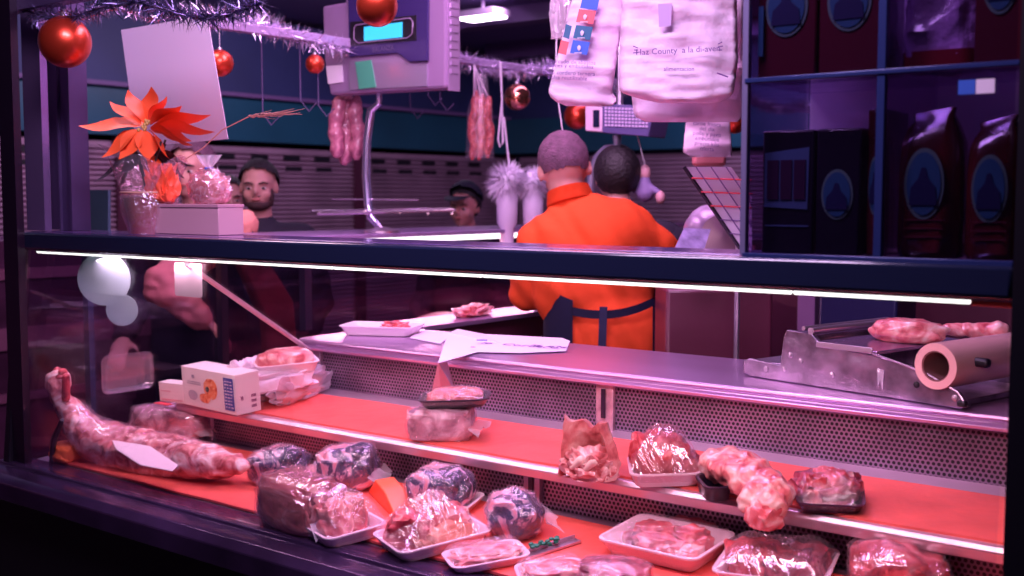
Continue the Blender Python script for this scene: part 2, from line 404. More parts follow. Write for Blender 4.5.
# lower riser
m = NB(); bx(m, XL + .12, XR, 2.0, 2.008, planez(DECK, 2.0) - .01, .955); cpart('lower_riser', m, PERF, smooth=False)
for k, px in enumerate((533, 1)):
    if k == 0:
        q = P(px, 495, Y=1.99); m = NB(); bx(m, q.x - .022, q.x + .022, 1.984, 2.0, .885, .955); b0 = cpart('riser_bracket', m, STEELD, .002)
        m = NB(); bx(m, q.x - .006, q.x + .006, 1.98, 1.984, .9, .94); obj('slot', m, DARKP, b0, world=True)
# upper shelf
SX0 = -2.70
m = NB(); prism(m, [(SX0, 1.945, planez(SHELF, 1.945) - .028), (SX0, 1.937, planez(SHELF, 1.94) - .008), (SX0, 1.945, planez(SHELF, 1.945) + .001), (SX0, 1.96, planez(SHELF, 1.96) - .001), (SX0, 2.29, planez(SHELF, 2.29) - .001), (SX0, 2.29, planez(SHELF, 2.29) - .022)], (XR - SX0, 0, 0))
cpart('upper_shelf', m, mat('shelf_metal', (.75, .55, .66), .32, .6, .1, 20), bevel=.002)
m = NB(); bx(m, SX0 + .05, SX0 + .09, 1.99, 2.02, .86, .955); cpart('shelf_support', m, STEEL, .003)
tag(obj('red_mat', mat_strip(SHELF, SX0, XR, 1.962, 2.20, 8), REDMAT, world=True), 'red plastic mat lining the raised shelf below the worktop', 'mat')
# upper riser under the worktop
WX0 = -2.52
m = NB(); bx(m, WX0 + .06, XR, 2.275, 2.283, 1.0, 1.118); cpart('upper_riser', m, PERF, smooth=False)
m = NB(); bx(m, WX0, WX0 + .06, 2.262, 2.285, .99, 1.118); bkt = cpart('end_bracket', m, STEELD, .003)
m = NB(); lathe(m, [(0, 0), (.024, 0), (.024, .012), (.017, .013), (.017, .006), (0, .006)], (WX0 + .03, 2.262, 1.05), 20, Matrix.Rotation(PI / 2, 3, 'X')); obj('knob_ring', m, BLACK, bkt, world=True)
m = NB(); lathe(m, [(0, .004), (.014, .004), (.014, .014), (0, .016)], (WX0 + .03, 2.262, 1.05), 16, Matrix.Rotation(PI / 2, 3, 'X')); obj('knob_cap', m, WHITEP, bkt, world=True)
q = P(606, 405, Y=2.27); m = NB(); bx(m, q.x - .024, q.x + .024, 2.262, 2.275, 1.0, 1.112); b0 = cpart('riser_bracket', m, mat('worn_steel', (.6, .4, .45), .4, .6, .4, 30, var=.5, vscale=25), .002)
m = NB(); bx(m, q.x - .006, q.x + .004, 2.257, 2.262, 1.03, 1.10); obj('slot', m, DARKP, b0, world=True)
# worktop with a stepped nose
m = NB()
prism(m, [(WX0, 2.255, 1.112), (WX0, 2.235, 1.114), (WX0, 2.232, 1.122), (WX0, 2.245, 1.126), (WX0, 2.245, 1.132), (WX0, 2.236, 1.136), (WX0, 2.238, 1.144), (WX0, 2.262, 1.146), (WX0, 2.62, 1.146), (WX0, 2.62, 1.112)], (XR - WX0, 0, 0))
cpart('worktop', m, mat('worktop_steel', (.60, .40, .66), .28, .8, .08, 12, var=.12, vscale=4, aniso=(.15, 1, 1)), bevel=.002)
m = NB(); bx(m, WX0 + .01, XR, 2.58, 2.60, 0.05, 1.115); cpart('back_panel', m, mat('deep_navy', (.006, .006, .02), .4))
# glass
BY0, BY1, BZ0, BZ1 = 1.60, 1.66, 1.415, 1.460
def slanted(y): return y
m = NB(); prism(m, [(XL + .01, 1.578, .848), (XL + .01, 1.584, .848), (XL + .01, 1.634, 1.417), (XL + .01, 1.628, 1.417)], (XR - XL - .02, 0, 0)); cpart('front_glass', m, GLASS, smooth=False)
m = NB(); prism(m, [(XL, 1.60, .85), (XL, 2.24, .85), (XL, 2.24, 1.40), (XL, 1.65, 1.417)], (.006, 0, 0)); cpart('end_glass', m, glass_mat('end_glass', (.9, .8, .95), .03), smooth=False)
m = NB(); prism(m, [(XL - .03, 1.565, .83), (XL - .03, 1.59, .83), (XL - .03, 1.645, 1.42), (XL - .03, 1.62, 1.42)], (.028, 0, 0)); cpart('end_post', m, BLACK, .003)
m = NB(); bx(m, XL - .05, XR, BY0, BY1, BZ0, BZ1); cpart('top_rail', m, NAVY, .006)
m = NB(); bx(m, XL - .02, XR, BY1, BY1 + .16, BZ1 - .008, BZ1 + .001); cpart('top_ledge', m, mat('ledge_violet', (.10, .05, .2), .15, .2, coat=.5), .002)
# LED tubes (three lengths end to end, small gaps)
LED = mat('led_tube', (1, 1, .95), emit=(.93, 1, .86), estr=2.4)
def edge_x(px, Y, z=None): return P(px, 270, Y=Y).x
cuts = [XL + .04, edge_x(332, 1.64), edge_x(481, 1.64), edge_x(792, 1.64), edge_x(972, 1.64)]
for a, b in zip(cuts, cuts[1:]):
    m = NB(); tube(m, [(a + .003, 1.645, 1.408), (b - .003, 1.645, 1.408)], .0048, 10); cpart('led_tube', m, LED)
m = NB(); bx(m, XL + .03, XR, 1.640, 1.656, 1.409, 1.416); cpart('led_channel', m, STEELD)
m = NB(); tube(m, [(cuts[-1], 1.645, 1.405), (cuts[-1] + .06, 1.65, 1.404), (XR - .01, 1.66, 1.39)], .004, 8); cpart('lamp_cable', m, mat('cable_orange', (.8, .12, .05), .5))
# diagonal stay rod
m = NB(); tube(m, [P(186, 264, Y=1.66), P(312, 352, Y=2.25)], .0065, 10); ro = cpart('stay_rod', m, mat('rod', (.75, .55, .62), .35, .6))
m = NB(); box(m, P(314, 366, Y=2.25), (.02, .02, .05)); obj('rod_clamp', m, STEELD, ro, world=True)
# posts
m = NB(); bx(m, XR, XR + .16, 1.60, 1.68, 0, 3.0); struct('trim_5', m, mat('post_black', (.004, .003, .008), .4))
q = P(14, 100, Y=1.55); m = NB(); bx(m, P(6, 100, Y=1.60).x, P(20, 100, Y=1.60).x, 1.58, 1.60, 0, 3.0); struct('trim_6', m, mat('post_plum', (.012, .005, .016), .3))
a = P(23, 100, Y=1.68).x; b = P(41, 100, Y=1.68).x
m = NB(); bx(m, a, b, 1.68, 1.70, 1.462, 2.9); struct('trim_7', m, mat('mirror_lilac', (.42, .28, .6), .18, .75, .15, 3))
a = P(47, 100, Y=1.75).x; b = P(74, 100, Y=1.75).x
m = NB(); bx(m, a, b, 1.75, 1.79, 1.462, 2.9); bx(m, (a + b) / 2 - .012, (a + b) / 2 - .004, 1.742, 1.75, 1.462, 2.9); bx(m, b - .01, b, 1.735, 1.75, 1.462, 2.9)
struct('trim_8', m, mat('column_violet', (.12, .08, .2), .35, .5))
m = NB(); bx(m, XL - .03, XR, 1.60, 1.64, 2.035, 2.075); struct('trim_9', m, mat('column_violet', (.12, .08, .2), .35, .5))

# overhead rail running away from us
RX = -3.12; RZ = 2.10
m = NB(); bx(m, RX - .018, RX + .018, 2.3, 8.4, RZ + .005, RZ + .035); tag(obj('ceiling_rail', m, mat('rail_lilac', (.5, .36, .6), .4, .3), world=True, bevel=.003), 'long pale metal rail overhead wound with tinsel', 'rail')
for y in (2.6, 5.2, 7.6):
    m = NB(); tube(m, [(RX, y, RZ + .04), (RX, y, 3.0)], .006, 6); o = obj('hanger_rod', m, STEELD, bpy.data.objects['ceiling_rail'], world=True)

# ------------------------------------------------------------------ side counter (far leg of the U)
sc = thing('side_counter', 'far dark glass counter meeting the front one, lit by a thin white strip', 'display counter', (-2.95, 3.6, 0))
def sp_(name, m, mt, bevel=0): return obj(name, m, mt, sc, world=True, bevel=bevel)
SY0, SY1 = 2.68, 5.3
m = NB(); bx(m, -3.42, -2.45, SY0, SY1, 0.03, .86); sp_('base_cabinet', m, mat('deep_navy', (.006, .006, .02), .4))
m = NB(); bx(m, -2.62, -2.43, SY0, SY1, 1.13, 1.146); sp_('ledge', m, mat('worktop_steel', (.60, .40, .66), .28), .002)
m = NB(); bx(m, -2.50, -2.455, SY0, SY1, .86, 1.13); sp_('inner_panel', m, mat('drawer_maroon', (.11, .02, .045), .35, bump=.1))
for k in range(5):
    for y in (3.75, 4.25):
        m = NB(); bx(m, -2.455, -2.44, y, y + .47, .25 + k * .175, .25 + k * .175 + .165); sp_('drawer', m, mat('drawer_maroon', (.11, .02, .045), .35, bump=.1), .003)
m = NB(); prism(m, [(-2.62, SY0, 1.0), (-2.62, SY0, 1.05), (-3.36, SY0, .93), (-3.36, SY0, .87)], (0, SY1 - SY0, 0)); sp_('inner_shelf', m, mat('shelf_maroon', (.32, .07, .12), .4, var=.6, vscale=5))
m = NB(); bx(m, -3.42, -3.405, SY0, SY1, .86, 1.38); sp_('outer_glass', m, glass_mat('smoked_glass', (.7, .55, .72), .03))
m = NB(); bx(m, -3.44, -2.95, SY0 - .1, SY1, 1.405, 1.420); sp_('top_ledge', m, mat('top_lilac', (.45, .28, .55), .3, .4), .002)
m = NB(); bx(m, -3.45, -3.40, SY0 - .1, SY1, 1.37, 1.405); sp_('top_rail', m, mat('deep_navy', (.006, .006, .02), .4), .003)
m = NB(); tube(m, [(-3.38, SY0, 1.372), (-3.38, SY1, 1.372)], .011, 8); sp_('led_tube', m, mat('led_far', (1, 1, 1), emit=(1, .9, 1), estr=2.5))
m = NB(); bx(m, -3.43, -3.40, SY0 - .03, SY0, .86, 1.4); sp_('frame_post', m, DARKP)
m = NB(); bx(m, -2.98, -2.95, SY0 - .03, SY0, 1.1, 1.41); sp_('frame_post', m, DARKP)
# blurred wares within it
for k, (y, x, r) in enumerate(((3.0, -3.0, .10), (3.25, -2.95, .09), (3.5, -3.05, .11), (3.9, -3.0, .1), (4.4, -3.0, .1))):
    m = NB(); ell(m, (0, 0, r * .6), (r * 1.25, r * 1.5, r * .7)); 
    for v in m.verts: v.co += v.normal * .02 * noise.noise(v.co * 12 + Vector((k, 0, 0)))
    o = obj('cured_joint', m, mat('cured_plum', (.16, .035, .07), .4, bump=.3), label=None); o.location = (x, y, .985 + (x + 2.62) * .16 + .03)
    tag(o, 'dark plum joint of meat in the far counter behind the worktop', 'meat', 'joints in the far counter')
# back unit
bk = thing('back_cabinet', 'dark maroon cabinet across the rear of the stall, right of the man', 'cabinet', (-.8, 5.0, 0))
m = NB(); bx(m, -2.42, 2.2, 4.75, 5.3, .02, 1.36); obj('carcass', m, mat('cabinet_maroon', (.08, .015, .035), .4, bump=.1, var=.3, vscale=2), bk, world=True, bevel=.004)
m = NB(); bx(m, -2.42, 2.2, 4.70, 5.3, 1.36, 1.38); obj('cabinet_top', m, mat('cabinet_top', (.06, .03, .08), .3), bk, world=True, bevel=.003)
for x in (-2.33, -1.0, .1):
    m = NB(); bx(m, x, x + .03, 4.735, 4.75, .1, 1.34); obj('door_edge', m, mat('edge_rose', (.25, .06, .09), .4), bk, world=True)
a = P(806, 305, Y=4.2)
m = NB(); bx(m, a.x - .035, a.x + .035, a.y, a.y + .05, .0, 1.30); t = obj('steel_stand', m, mat('stand_lilac', (.30, .16, .32), .4), world=True, bevel=.003); tag(t, 'lilac metal stand rising behind the wrapping machine', 'stand')
m = NB(); bx(m, a.x + .06, a.x + .36, a.y - .02, a.y + .2, .0, 1.28); tag(obj('storage_box', m, mat('box_navy', (.02, .02, .09), .4), world=True, bevel=.01), 'dark blue box beside the lilac stand, behind the machine', 'box')

# ------------------------------------------------------------------ jar cabinet at the right, on the top rail
cb = thing('acrylic_display_cabinet', 'tall clear compartment cabinet with navy edges, standing on the counter rail', 'cabinet', (-.6, 1.7, 1.462))
CX = [P(745, 170, Y=1.62).x, P(880, 170, Y=1.62).x, XR - .004]
CZ = [1.462, 1.727, 1.992]
NF = mat('navy_frame', (.02, .035, .14), .3, .2)
def cp(name, m, mt, bevel=0): return obj(name, m, mt, cb, world=True, bevel=bevel)
for i, x in enumerate(CX[:2]):
    w = .006 if i else .005
    m = NB(); bx(m, x - w, x + w, 1.615, 1.627, CZ[0], 2.03); cp('front_post', m, NF if i else mat('grey_frame', (.22, .2, .36), .3, .3), .001)
    m = NB(); bx(m, x - .002, x + .002, 1.627, 1.86, CZ[0], 2.03); cp('divider', m, glass_mat('acrylic', (.8, .72, .9), .05))
for z in CZ:
    m = NB(); bx(m, CX[0], CX[2], 1.613, 1.625, z - .003, z + .004); cp('edge_strip', m, NF, .001)
    m = NB(); bx(m, CX[0], CX[2], 1.625, 1.86, z - .002, z + .002); cp('shelf', m, glass_mat('acrylic', (.8, .72, .9), .05))
for i in range(2):
    for j in range(2):
        m = NB(); bx(m, CX[i] + .005, CX[i + 1] - .005, 1.617, 1.619, CZ[j] + .004, CZ[j + 1] - .004); cp('pane', m, glass_mat('front_acrylic', (.82, .74, .92), .06))
m = NB(); bx(m, CX[0], CX[2], 1.858, 1.861, CZ[0], 2.0); cp('back_pane', m, film_mat('back_reflection_haze', (.75, .6, .85), .10, .1, 8, .2, .6))  # strong haze in the pane stands in for bright reflections above the boxes
# its contents
AMB = mat('amber_dark', (.10, .014, .012), .12, coat=.8, bump=.3, bscale=25, var=.6, vscale=9)
DKBX = mat('box_maroon', (.08, .010, .018), .25, coat=.5)
DKB2 = mat('box_black', (.008, .006, .014), .3, coat=.4)
LBL = mat('label_teal', (.02, .11, .16), .4); LBN = mat('label_navy', (.01, .018, .06), .4); RIM = mat('label_rim', (.10, .22, .15), .4)
def arch_label(parent, c, w, h, y):
    def oval(sw, sh, yy, arch=False):
        q = NB(); pts = []
        for k in range(28):
            a = 2 * PI * k / 28; pts.append((c[0] + math.cos(a) * sw, yy, c[1] + math.sin(a) * sh))
        prism(q, pts, (0, .001, 0)); return q
    r = obj('label', oval(w, h, y - .002), RIM, parent, smooth=False)
    obj('label_field', oval(w * .86, h * .88, y - .0035), LBL, r, smooth=False)
    q = NB(); pts = [(c[0] - w * .7, y - .005, c[1] - h * .6), (c[0] + w * .7, y - .005, c[1] - h * .6), (c[0] + w * .62, y - .005, c[1] - h * .1), (c[0] + w * .25, y - .005, c[1] + h * .15), (c[0] + w * .1, y - .005, c[1] + h * .45), (c[0] - w * .1, y - .005, c[1] + h * .45), (c[0] - w * .25, y - .005, c[1] + h * .15), (c[0] - w * .62, y - .005, c[1] - h * .1)]
    prism(q, pts, (0, .001, 0)); obj('label_motif', q, LBN, r, smooth=False)
def pack_box(x0, x1, z, h, y, dep, label, mt, name='product_box', arch=True, picture=False):
    w = x1 - x0
    t = thing(name, label, 'box', ((x0 + x1) / 2, y, z))
    m = NB(); bx(m, -w / 2, w / 2, 0, dep, 0, h); obj('carton', m, mt, t, bevel=.003)
    if arch: arch_label(t, (0, h * .48), w * .36, h * .2, 0)
    if picture:
        m = NB(); prism(m, [(-w * .44, -.001, h * .38), (w * .4, -.001, h * .36), (w * .42, -.001, h * .86), (-w * .44, -.001, h * .82)], (0, -.001, 0)); pc = obj('picture_border', m, mat('picture_teal', (.06, .13, .2), .4), t, smooth=False)
        for k in range(3):
            m = NB(); bx(m, -w * .38 + k * w * .26, -w * .16 + k * w * .26, -.004, -.002, h * .44, h * .76); obj('picture_jar', m, mat('picture_dark', (.03, .008, .03), .4), pc, smooth=False)
        m = NB(); bx(m, -w * .42, w * .42, -.002, 0, h * .22, h * .232); obj('printed_line', m, mat('picture_teal', (.06, .13, .2), .4), t, smooth=False)
    return t
def pouch(x0, x1, z, h, y, dep, label):
    w = x1 - x0
    t = thing('amber_pouch', label, 'bag', ((x0 + x1) / 2, y + dep / 2, z))
    m = NB(); rings = []
    for s, ww, dd in ((0, .9, .8), (.04, 1, 1), (.3, 1, 1), (.6, .98, .95), (.78, .95, .8), (.88, .8, .55), (.95, .62, .25), (1.0, .66, .12)):
        rings.append([(px_, py_, s * h + (.006 * math.sin(px_ * 90) if s > .85 else 0)) for px_, py_ in rrect(w * ww, dep * dd, min(w * ww, dep * dd) * .35)])
    loft(m, rings)
    for v in m.verts: v.co += Vector((0, 1, 0)) * .004 * noise.noise(v.co * 30 + Vector((x0 * 50, 0, 0)))
    obj('pouch_body', m, AMB, t)
    arch_label(t, (0, h * .5), w * .31, h * .24, -dep / 2 - .001)
    m = NB()
    for k in range(3): bx(m, -w * .3, w * .3, -dep / 2 - .003, -dep / 2 - .001, h * .14 + k * .012, h * .145 + k * .012)
    obj('printed_lines', m, mat('faint_red', (.14, .02, .03), .5), t, smooth=False)
    return t
z0 = CZ[0] + .003; z1 = CZ[1] + .003
c0, c1, c2 = CX
pack_box(c0 + .012, c0 + .096, z0, .188, 1.655, .10, 'dark box with a pale-framed picture of jars, lower left compartment of the cabinet', DKB2, picture=True, arch=False)
pack_box(c0 + .10, c0 + .168, z0, .188, 1.655, .10, 'dark box with one arched teal emblem, lower left compartment', DKB2)
pack_box(c0 + .172, c1 - .012, z0, .215, 1.67, .10, 'slim dark box squeezed against the central divider, lower compartment', AMB)
pouch(c1 + .010, c1 + .10, z0, .21, 1.645, .08, 'amber pouch with round emblem beside the central divider, lower right compartment')
pouch(c1 + .104, c2 - .004, z0, .195, 1.65, .07, 'amber pouch with round emblem against the black post, lower right compartment')
pack_box(c0 + .008, c0 + .102, z1, .22, 1.64, .10, 'dark red box with round teal emblem and side stripe, upper left compartment', DKBX)
pack_box(c0 + .106, c1 - .012, z1, .22, 1.64, .10, 'dark red box with a glinting round emblem beside the divider, upper left compartment', DKBX)
m = NB(); bx(m, c0 + .012, c0 + .02, 1.633, 1.637, z1 + .035, z1 + .11); tag(obj('price_strip', m, mat('strip_teal', (.03, .14, .2), .4), world=True), 'narrow teal strip at the left edge of the upper cabinet compartment', 'label')
pack_box(c1 + .115, c2 - .004, z1, .24, 1.65, .10, 'nearly black box with dark emblem, upper right compartment beside the post', DKBX)
# clear crumpled bag with brown base
t = thing('clear_bag', 'crumpled clear bag with red-brown base, upper right compartment', 'bag', (c1 + .06, 1.70, z1))
m = NB(); rings = []
for s, ww, dd in ((0, .9, .8), (.1, 1, 1), (.4, 1, 1), (.8, .95, .8), (1, .9, .4)):
    rings.append([(a_, b_, s * .22) for a_, b_ in rrect(.098 * ww, .07 * dd, .02)])
loft(m, rings); bmesh.ops.subdivide_edges(m, edges=m.edges[:], cuts=3, use_grid_fill=True)
for v in m.verts: v.co += v.normal * .012 * noise.noise(v.co * 45)
obj('bag_film', m, mat('crumpled_film', (.42, .25, .5), .15, bump=1, bscale=25, coat=1, var=.6, vscale=14), t)
m = NB(); rings = [[(a_, b_, z_) for a_, b_ in rrect(.104, .076, .02)] for z_ in (0, .028)]; loft(m, rings); obj('bag_base', m, mat('base_redbrown', (.18, .015, .02), .2, coat=1), t)
# shelf labels on the cabinet
q = P(976, 88, Y=1.612)
m = NB(); bx(m, q.x - .022, q.x, 1.608, 1.611, q.z - .008, q.z + .011); tg = obj('shelf_ticket', m, mat('ticket_blue', (.03, .12, .55), .5), world=True); tag(tg, 'small blue ticket stuck under the upper shelf at the right', 'label')
m = NB(); bx(m, q.x + .001, q.x + .025, 1.608, 1.611, q.z - .008, q.z + .011); tg = obj('shelf_ticket', m, PAPER, world=True); tag(tg, 'small white ticket stuck beside the blue ticket', 'label')
# ================================================================== food
def ends(pl, a, b, dz=0):
    if pl == 'top': p, q = P(a[0], a[1], z=1.147 + dz), P(b[0], b[1], z=1.147 + dz)
    else: p, q = on(pl, *a, dz), on(pl, *b, dz)
    c = (p + q) / 2; d = q - p
    return c, math.hypot(d.x, d.y), math.atan2(d.y, d.x)
def spow(v, e): return math.copysign(abs(v) ** e, v)
def blob(L, W, H, seed=0, amp=.12, freq=2.2, sq=.75, sub=4, taper=0, bottom=.25, fine=.03):
    """a lump resting on z=0: squarish ellipsoid with noise"""
    m = NB(); bmesh.ops.create_icosphere(m, subdivisions=sub, radius=1)
    o = Vector((seed * 7.3, seed * 3.1, seed))
    for v in m.verts:
        c = v.co.copy(); n = 1 + amp * noise.noise(c * freq + o) * 2 + fine * noise.noise(c * freq * 4 + o) * 2
        x, y, z = spow(c.x, sq), spow(c.y, sq), spow(c.z, sq)
        tp = 1 - taper * (x * .5 + .5)
        z = max(z, -1 + bottom)
        v.co = Vector((x * L / 2 * n, y * W / 2 * n * tp, (z + 1 - bottom) / (2 - bottom) * H * (1 + (n - 1) * .8) * (tp * .6 + .4)))
        if v.co.z < 0: v.co.z = 0
    return m
def tray_bm(L, W, H, t=.004, lip=.006, c=.022):
    m = NB()
    def R(l, w, z, cc): return [(x, y, z) for x, y in rrect(l, w, cc)]
    loft(m, [R(L * .80, W * .76, 0, c * .8), R(L * .84, W * .8, .001, c * .8), R(L * .96, W * .94, H * .8, c), R(L, W, H * .9, c), R(L, W, H, c),
             R(L - 2 * lip, W - 2 * lip, H, c * .9), R(L * .94 - 2 * lip, W * .92 - 2 * lip, H * .75, c * .85), R(L * .82 - t, W * .78 - t, t + .002, c * .7)])
    return m
def dome(L, W, z0, h, seed, p=2.6, wr=.006, freq=7):
    """stretched wrinkled film over a tray: rim rectangle, peaked centre, skirt"""
    m = NB(); N = 14; ring0 = rrect(L, W, .022, 9); n = len(ring0)
    R = []
    R.append([m.verts.new((x * .9, y * .88, z0 * .35)) for x, y in ring0])
    for i in range(N):
        s = 1 - i / N
        row = []
        for k, (x, y) in enumerate(ring0):
            a = math.atan2(y, x)
            hh = h * (1 - s ** p)
            w = wr * (2 if p < 2 else 1) * noise.noise((math.cos(a) * freq, math.sin(a) * freq, seed + s * 1.2)) * min(1, (1 - s) * 4)
            row.append(m.verts.new((x * s, y * s, z0 + hh + w)))
        R.append(row)
    c = m.verts.new((0, 0, z0 + h))
    for i in range(len(R) - 1):
        for k in range(n): m.faces.new((R[i][k], R[i][(k + 1) % n], R[i + 1][(k + 1) % n], R[i + 1][k]))
    for k in range(n): m.faces.new((R[-1][k], R[-1][(k + 1) % n], c))
    return m
def slope_of(pl, rz):
    if pl == 'top': return 0, 0
    s = math.atan(pl[2]); return s * math.cos(rz), -s * math.sin(rz) * -1
def root_on(pl, a, b, name, label, cat, group=None, dz=0.0045, shift=0):
    c, L, rz = ends(pl, a, b, dz)
    # endpoints are the near bottom edge: push the centre away from the viewer
    if shift:
        nrm = Vector((-math.sin(rz), math.cos(rz), 0))
        if nrm.dot(Vector((FWD.x, FWD.y, 0))) < 0: nrm = -nrm
        c = c + nrm * shift
        if pl != 'top': c.z = planez(pl, c.y) + dz
    s = 0 if pl == 'top' else math.atan(pl[2])
    t = thing(name, label, cat, c, 0, group)
    M = Euler((s, 0, 0)).to_matrix() @ Matrix.Rotation(rz, 3, 'Z')
    t.rotation_euler = M.to_euler(); WM[t.name] = Matrix.Translation(c) @ M.to_4x4()
    return t, L
def packed(pl, a, b, W, H, label, meat=MEAT, trh=.028, pieces=None, filmh=None, seed=1, film=FILM, name='meat_tray', traymat=WHITEP, dz=.0045, shift=None, p=2.6, group=None):
    t, L = root_on(pl, a, b, name, label, 'meat tray', group, dz, W / 2 * .8 if shift is None else shift)
    obj('foam_tray', tray_bm(L, W, trh), traymat, t)
    random.seed(seed)
    for i, (x, y, l, w, h, r, mt) in enumerate(pieces or [(0, 0, .8, .75, H, 0, meat)]):
        m = blob(l * L, w * W, h, seed * 3 + i, .13, 2.5)
        bmesh.ops.transform(m, matrix=Matrix.Translation((x * L, y * W, .006)) @ Matrix.Rotation(r, 4, 'Z'), verts=m.verts[:])
        obj('meat_piece', m, mt or meat, t)
    obj('cling_film', dome(L * 1.0, W * 1.0, trh + .001, (filmh or H) - trh + .01, seed, p), film, t)
    return t
def wrapped(pl, a, b, W, H, label, meat, seed=1, name='wrapped_meat', sq=.7, amp=.08, film=FILM, tray=False, shift=None, dz=.0045, taper=0, tuft=True):
    t, L = root_on(pl, a, b, name, label, 'meat', None, dz, W / 2 * .85 if shift is None else shift)
    up = 0
    if tray: obj('foam_tray', tray_bm(L * 1.08, W * 1.05, .02), WHITEP, t); up = .006
    m = blob(L * .97, W * .97, H, seed, amp, 2, sq, taper=taper); bmesh.ops.translate(m, verts=m.verts[:], vec=(0, 0, up)); obj('meat_joint', m, meat, t)
    m = blob(L * 1.02, W * 1.03, H * 1.03, seed, amp, 2, sq, taper=taper, fine=.05); bmesh.ops.translate(m, verts=m.verts[:], vec=(0, 0, up * .8)); obj('cling_film', m, film, t)
    if tuft:
        m = NB(); random.seed(seed)
        pts = []
        for k in range(9):
            yy = -W * .45 + W * .9 * k / 8
            pts.append((L * .48, yy, H * .35 + .01 * random.random())); 
        prev = None
        for k, q in enumerate(pts):
            e = (L * .48 + .022 + .012 * random.random(), q[1] * 1.15, .01 + .02 * random.random())
            va, vb = m.verts.new(q), m.verts.new(e)
            if prev: m.faces.new((prev[0], va, vb, prev[1]))
            prev = (va, vb)
        obj('film_end', m, BAG, t)
    return t

# ---- lower deck
wrapped(DECK, (243, 486), (300, 488), .11, .082, 'round joint in navy-printed film, farthest left beside the leg of meat', WRAPB, 2)
wrapped(DECK, (311, 492), (370, 494), .12, .095, 'round joint in navy-printed film with a red patch, behind the big roast', WRAPB, 5)
wrapped(DECK, (251, 522), (314, 544), .125, .112, 'large rolled roast tightly wrapped in film at the front edge of the deck', WRAPM, 7, name='rolled_roast', sq=.6, amp=.04, film=FILMR)
packed(DECK, (325, 552), (388, 534), .13, .07, 'tray of red stewing chunks tucked beside the big rolled roast', MEATL, seed=9,
       pieces=[(-.15, 0, .5, .5, .075, .3, MEATL), (.2, .1, .4, .45, .06, 1, MEAT), (.0, .2, .45, .45, .07, 2, MEATL), (-.3, .25, .3, .4, .08, 1.2, MEATL)], filmh=.09)
t, L = root_on(DECK, (368, 492), (398, 524), 'orange_divider', 'bent orange plastic divider lying between wrapped joints', 'divider', None, .0045)
m = NB(); prism(m, [(-L / 2, 0, 0), (-L * .2, 0, .05), (L * .1, 0, .045), (L / 2, 0, 0)], (0, .045, 0)); obj('divider_body', m, mat('divider_orange', (.95, .14, .05), .4), t, bevel=.003)
wrapped(DECK, (399, 514), (462, 520), .13, .085, 'round joint in navy-printed film sitting on a white tray, mid deck', WRAPB, 11, tray=True, tuft=False)
packed(DECK, (398, 566), (492, 541), .15, .085, 'white tray of ribs under film peaked like a tent', MEAT, seed=13, p=1.3, film=FILMR, filmh=.105,
       pieces=[(-.2, .0, .42, .7, .07, .5, MEAT), (.22, .05, .4, .6, .06, -.4, MEATL), (0, .1, .3, .6, .085, 0, MEATL), (.05, -.25, .6, .3, .045, .2, mat('fat_orange', (.85, .3, .18), .4, bump=.3))])
wrapped(DECK, (489, 546), (549, 540), .13, .088, 'dome-shaped joint in film with dark label, right of the ribs', WRAPB, 15, sq=.85, tuft=True)
packed(DECK, (452, 577), (532, 562), .10, .03, 'small shallow tray of pale pink meat at the front edge', MEATL, trh=.018, seed=17, filmh=.026, pieces=[(0, 0, .85, .8, .024, 0, MEATL)], p=6)
packed(DECK, (520, 592), (590, 584), .10, .03, 'small shallow tray cut off by the lower frame edge', MEATL, trh=.018, seed=18, filmh=.026, pieces=[(0, 0, .85, .8, .024, 0, MEATL)], p=6)
t, L = root_on(DECK, (512, 562), (578, 541), 'price_rail', 'thin metal strip with green parsley sprigs lying on the red mat', 'strip', None, .006)
m = NB(); box(m, (0, 0, .002), (L, .022, .004)); box(m, (0, .009, .006), (L, .003, .010)); obj('rail_strip', m, STEEL, t)
for k in range(3):
    m = NB(); random.seed(k)
    for j in range(7): ell(m, (L * (-.15 + .16 * k) + random.uniform(-.008, .008), random.uniform(-.004, .01), .012 + random.uniform(0, .008)), (.006, .005, .004), sub=1)
    obj('parsley', m, mat('parsley_green', (.01, .18, .11), .5), t)
packed(DECK, (600, 552), (700, 576), .165, .046, 'large white tray of red steaks with open wrinkled film, front right', MEAT, trh=.034, seed=21, filmh=.040, film=FILM, p=5,
       pieces=[(-.14, .12, .42, .42, .040, .4, MEAT), (.2, .1, .36, .45, .044, -.5, MEAT), (.02, -.14, .5, .34, .036, .1, MEAT), (-.28, -.06, .22, .3, .030, .9, MEATD), (.28, -.12, .25, .3, .03, .2, MEATL)])
packed(DECK, (712, 584), (828, 598), .17, .05, 'white tray heaped with veined red meat, second from the right', MEATD, trh=.03, seed=23, filmh=.056, p=4,
       pieces=[(-.22, 0, .45, .7, .052, .2, MEAT), (.02, -.05, .4, .6, .05, .6, MEATD), (.22, .05, .42, .7, .05, -.2, MEATD)], film=FILMR)
packed(DECK, (655, 545), (728, 549), .12, .03, 'empty-looking white tray edge hidden behind the steaks', MEATL, trh=.024, seed=24, shift=.09, filmh=.03)
wrapped(DECK, (848, 602), (950, 610), .15, .085, 'bulky wrapped red joint at the right end of the lower deck', MEAT, 25, film=FILMR, tuft=True)
wrapped(DECK, (572, 592), (648, 596), .10, .045, 'flat dark wrapped cut below the large steak tray', MEATD, 27, tuft=False)
# wrapped pack behind the leg
wrapped(DECK, (112, 440), (186, 448), .11, .085, 'film-wrapped pale cut lying behind the leg of meat', WRAPG, 31, film=FILMR, shift=.09)
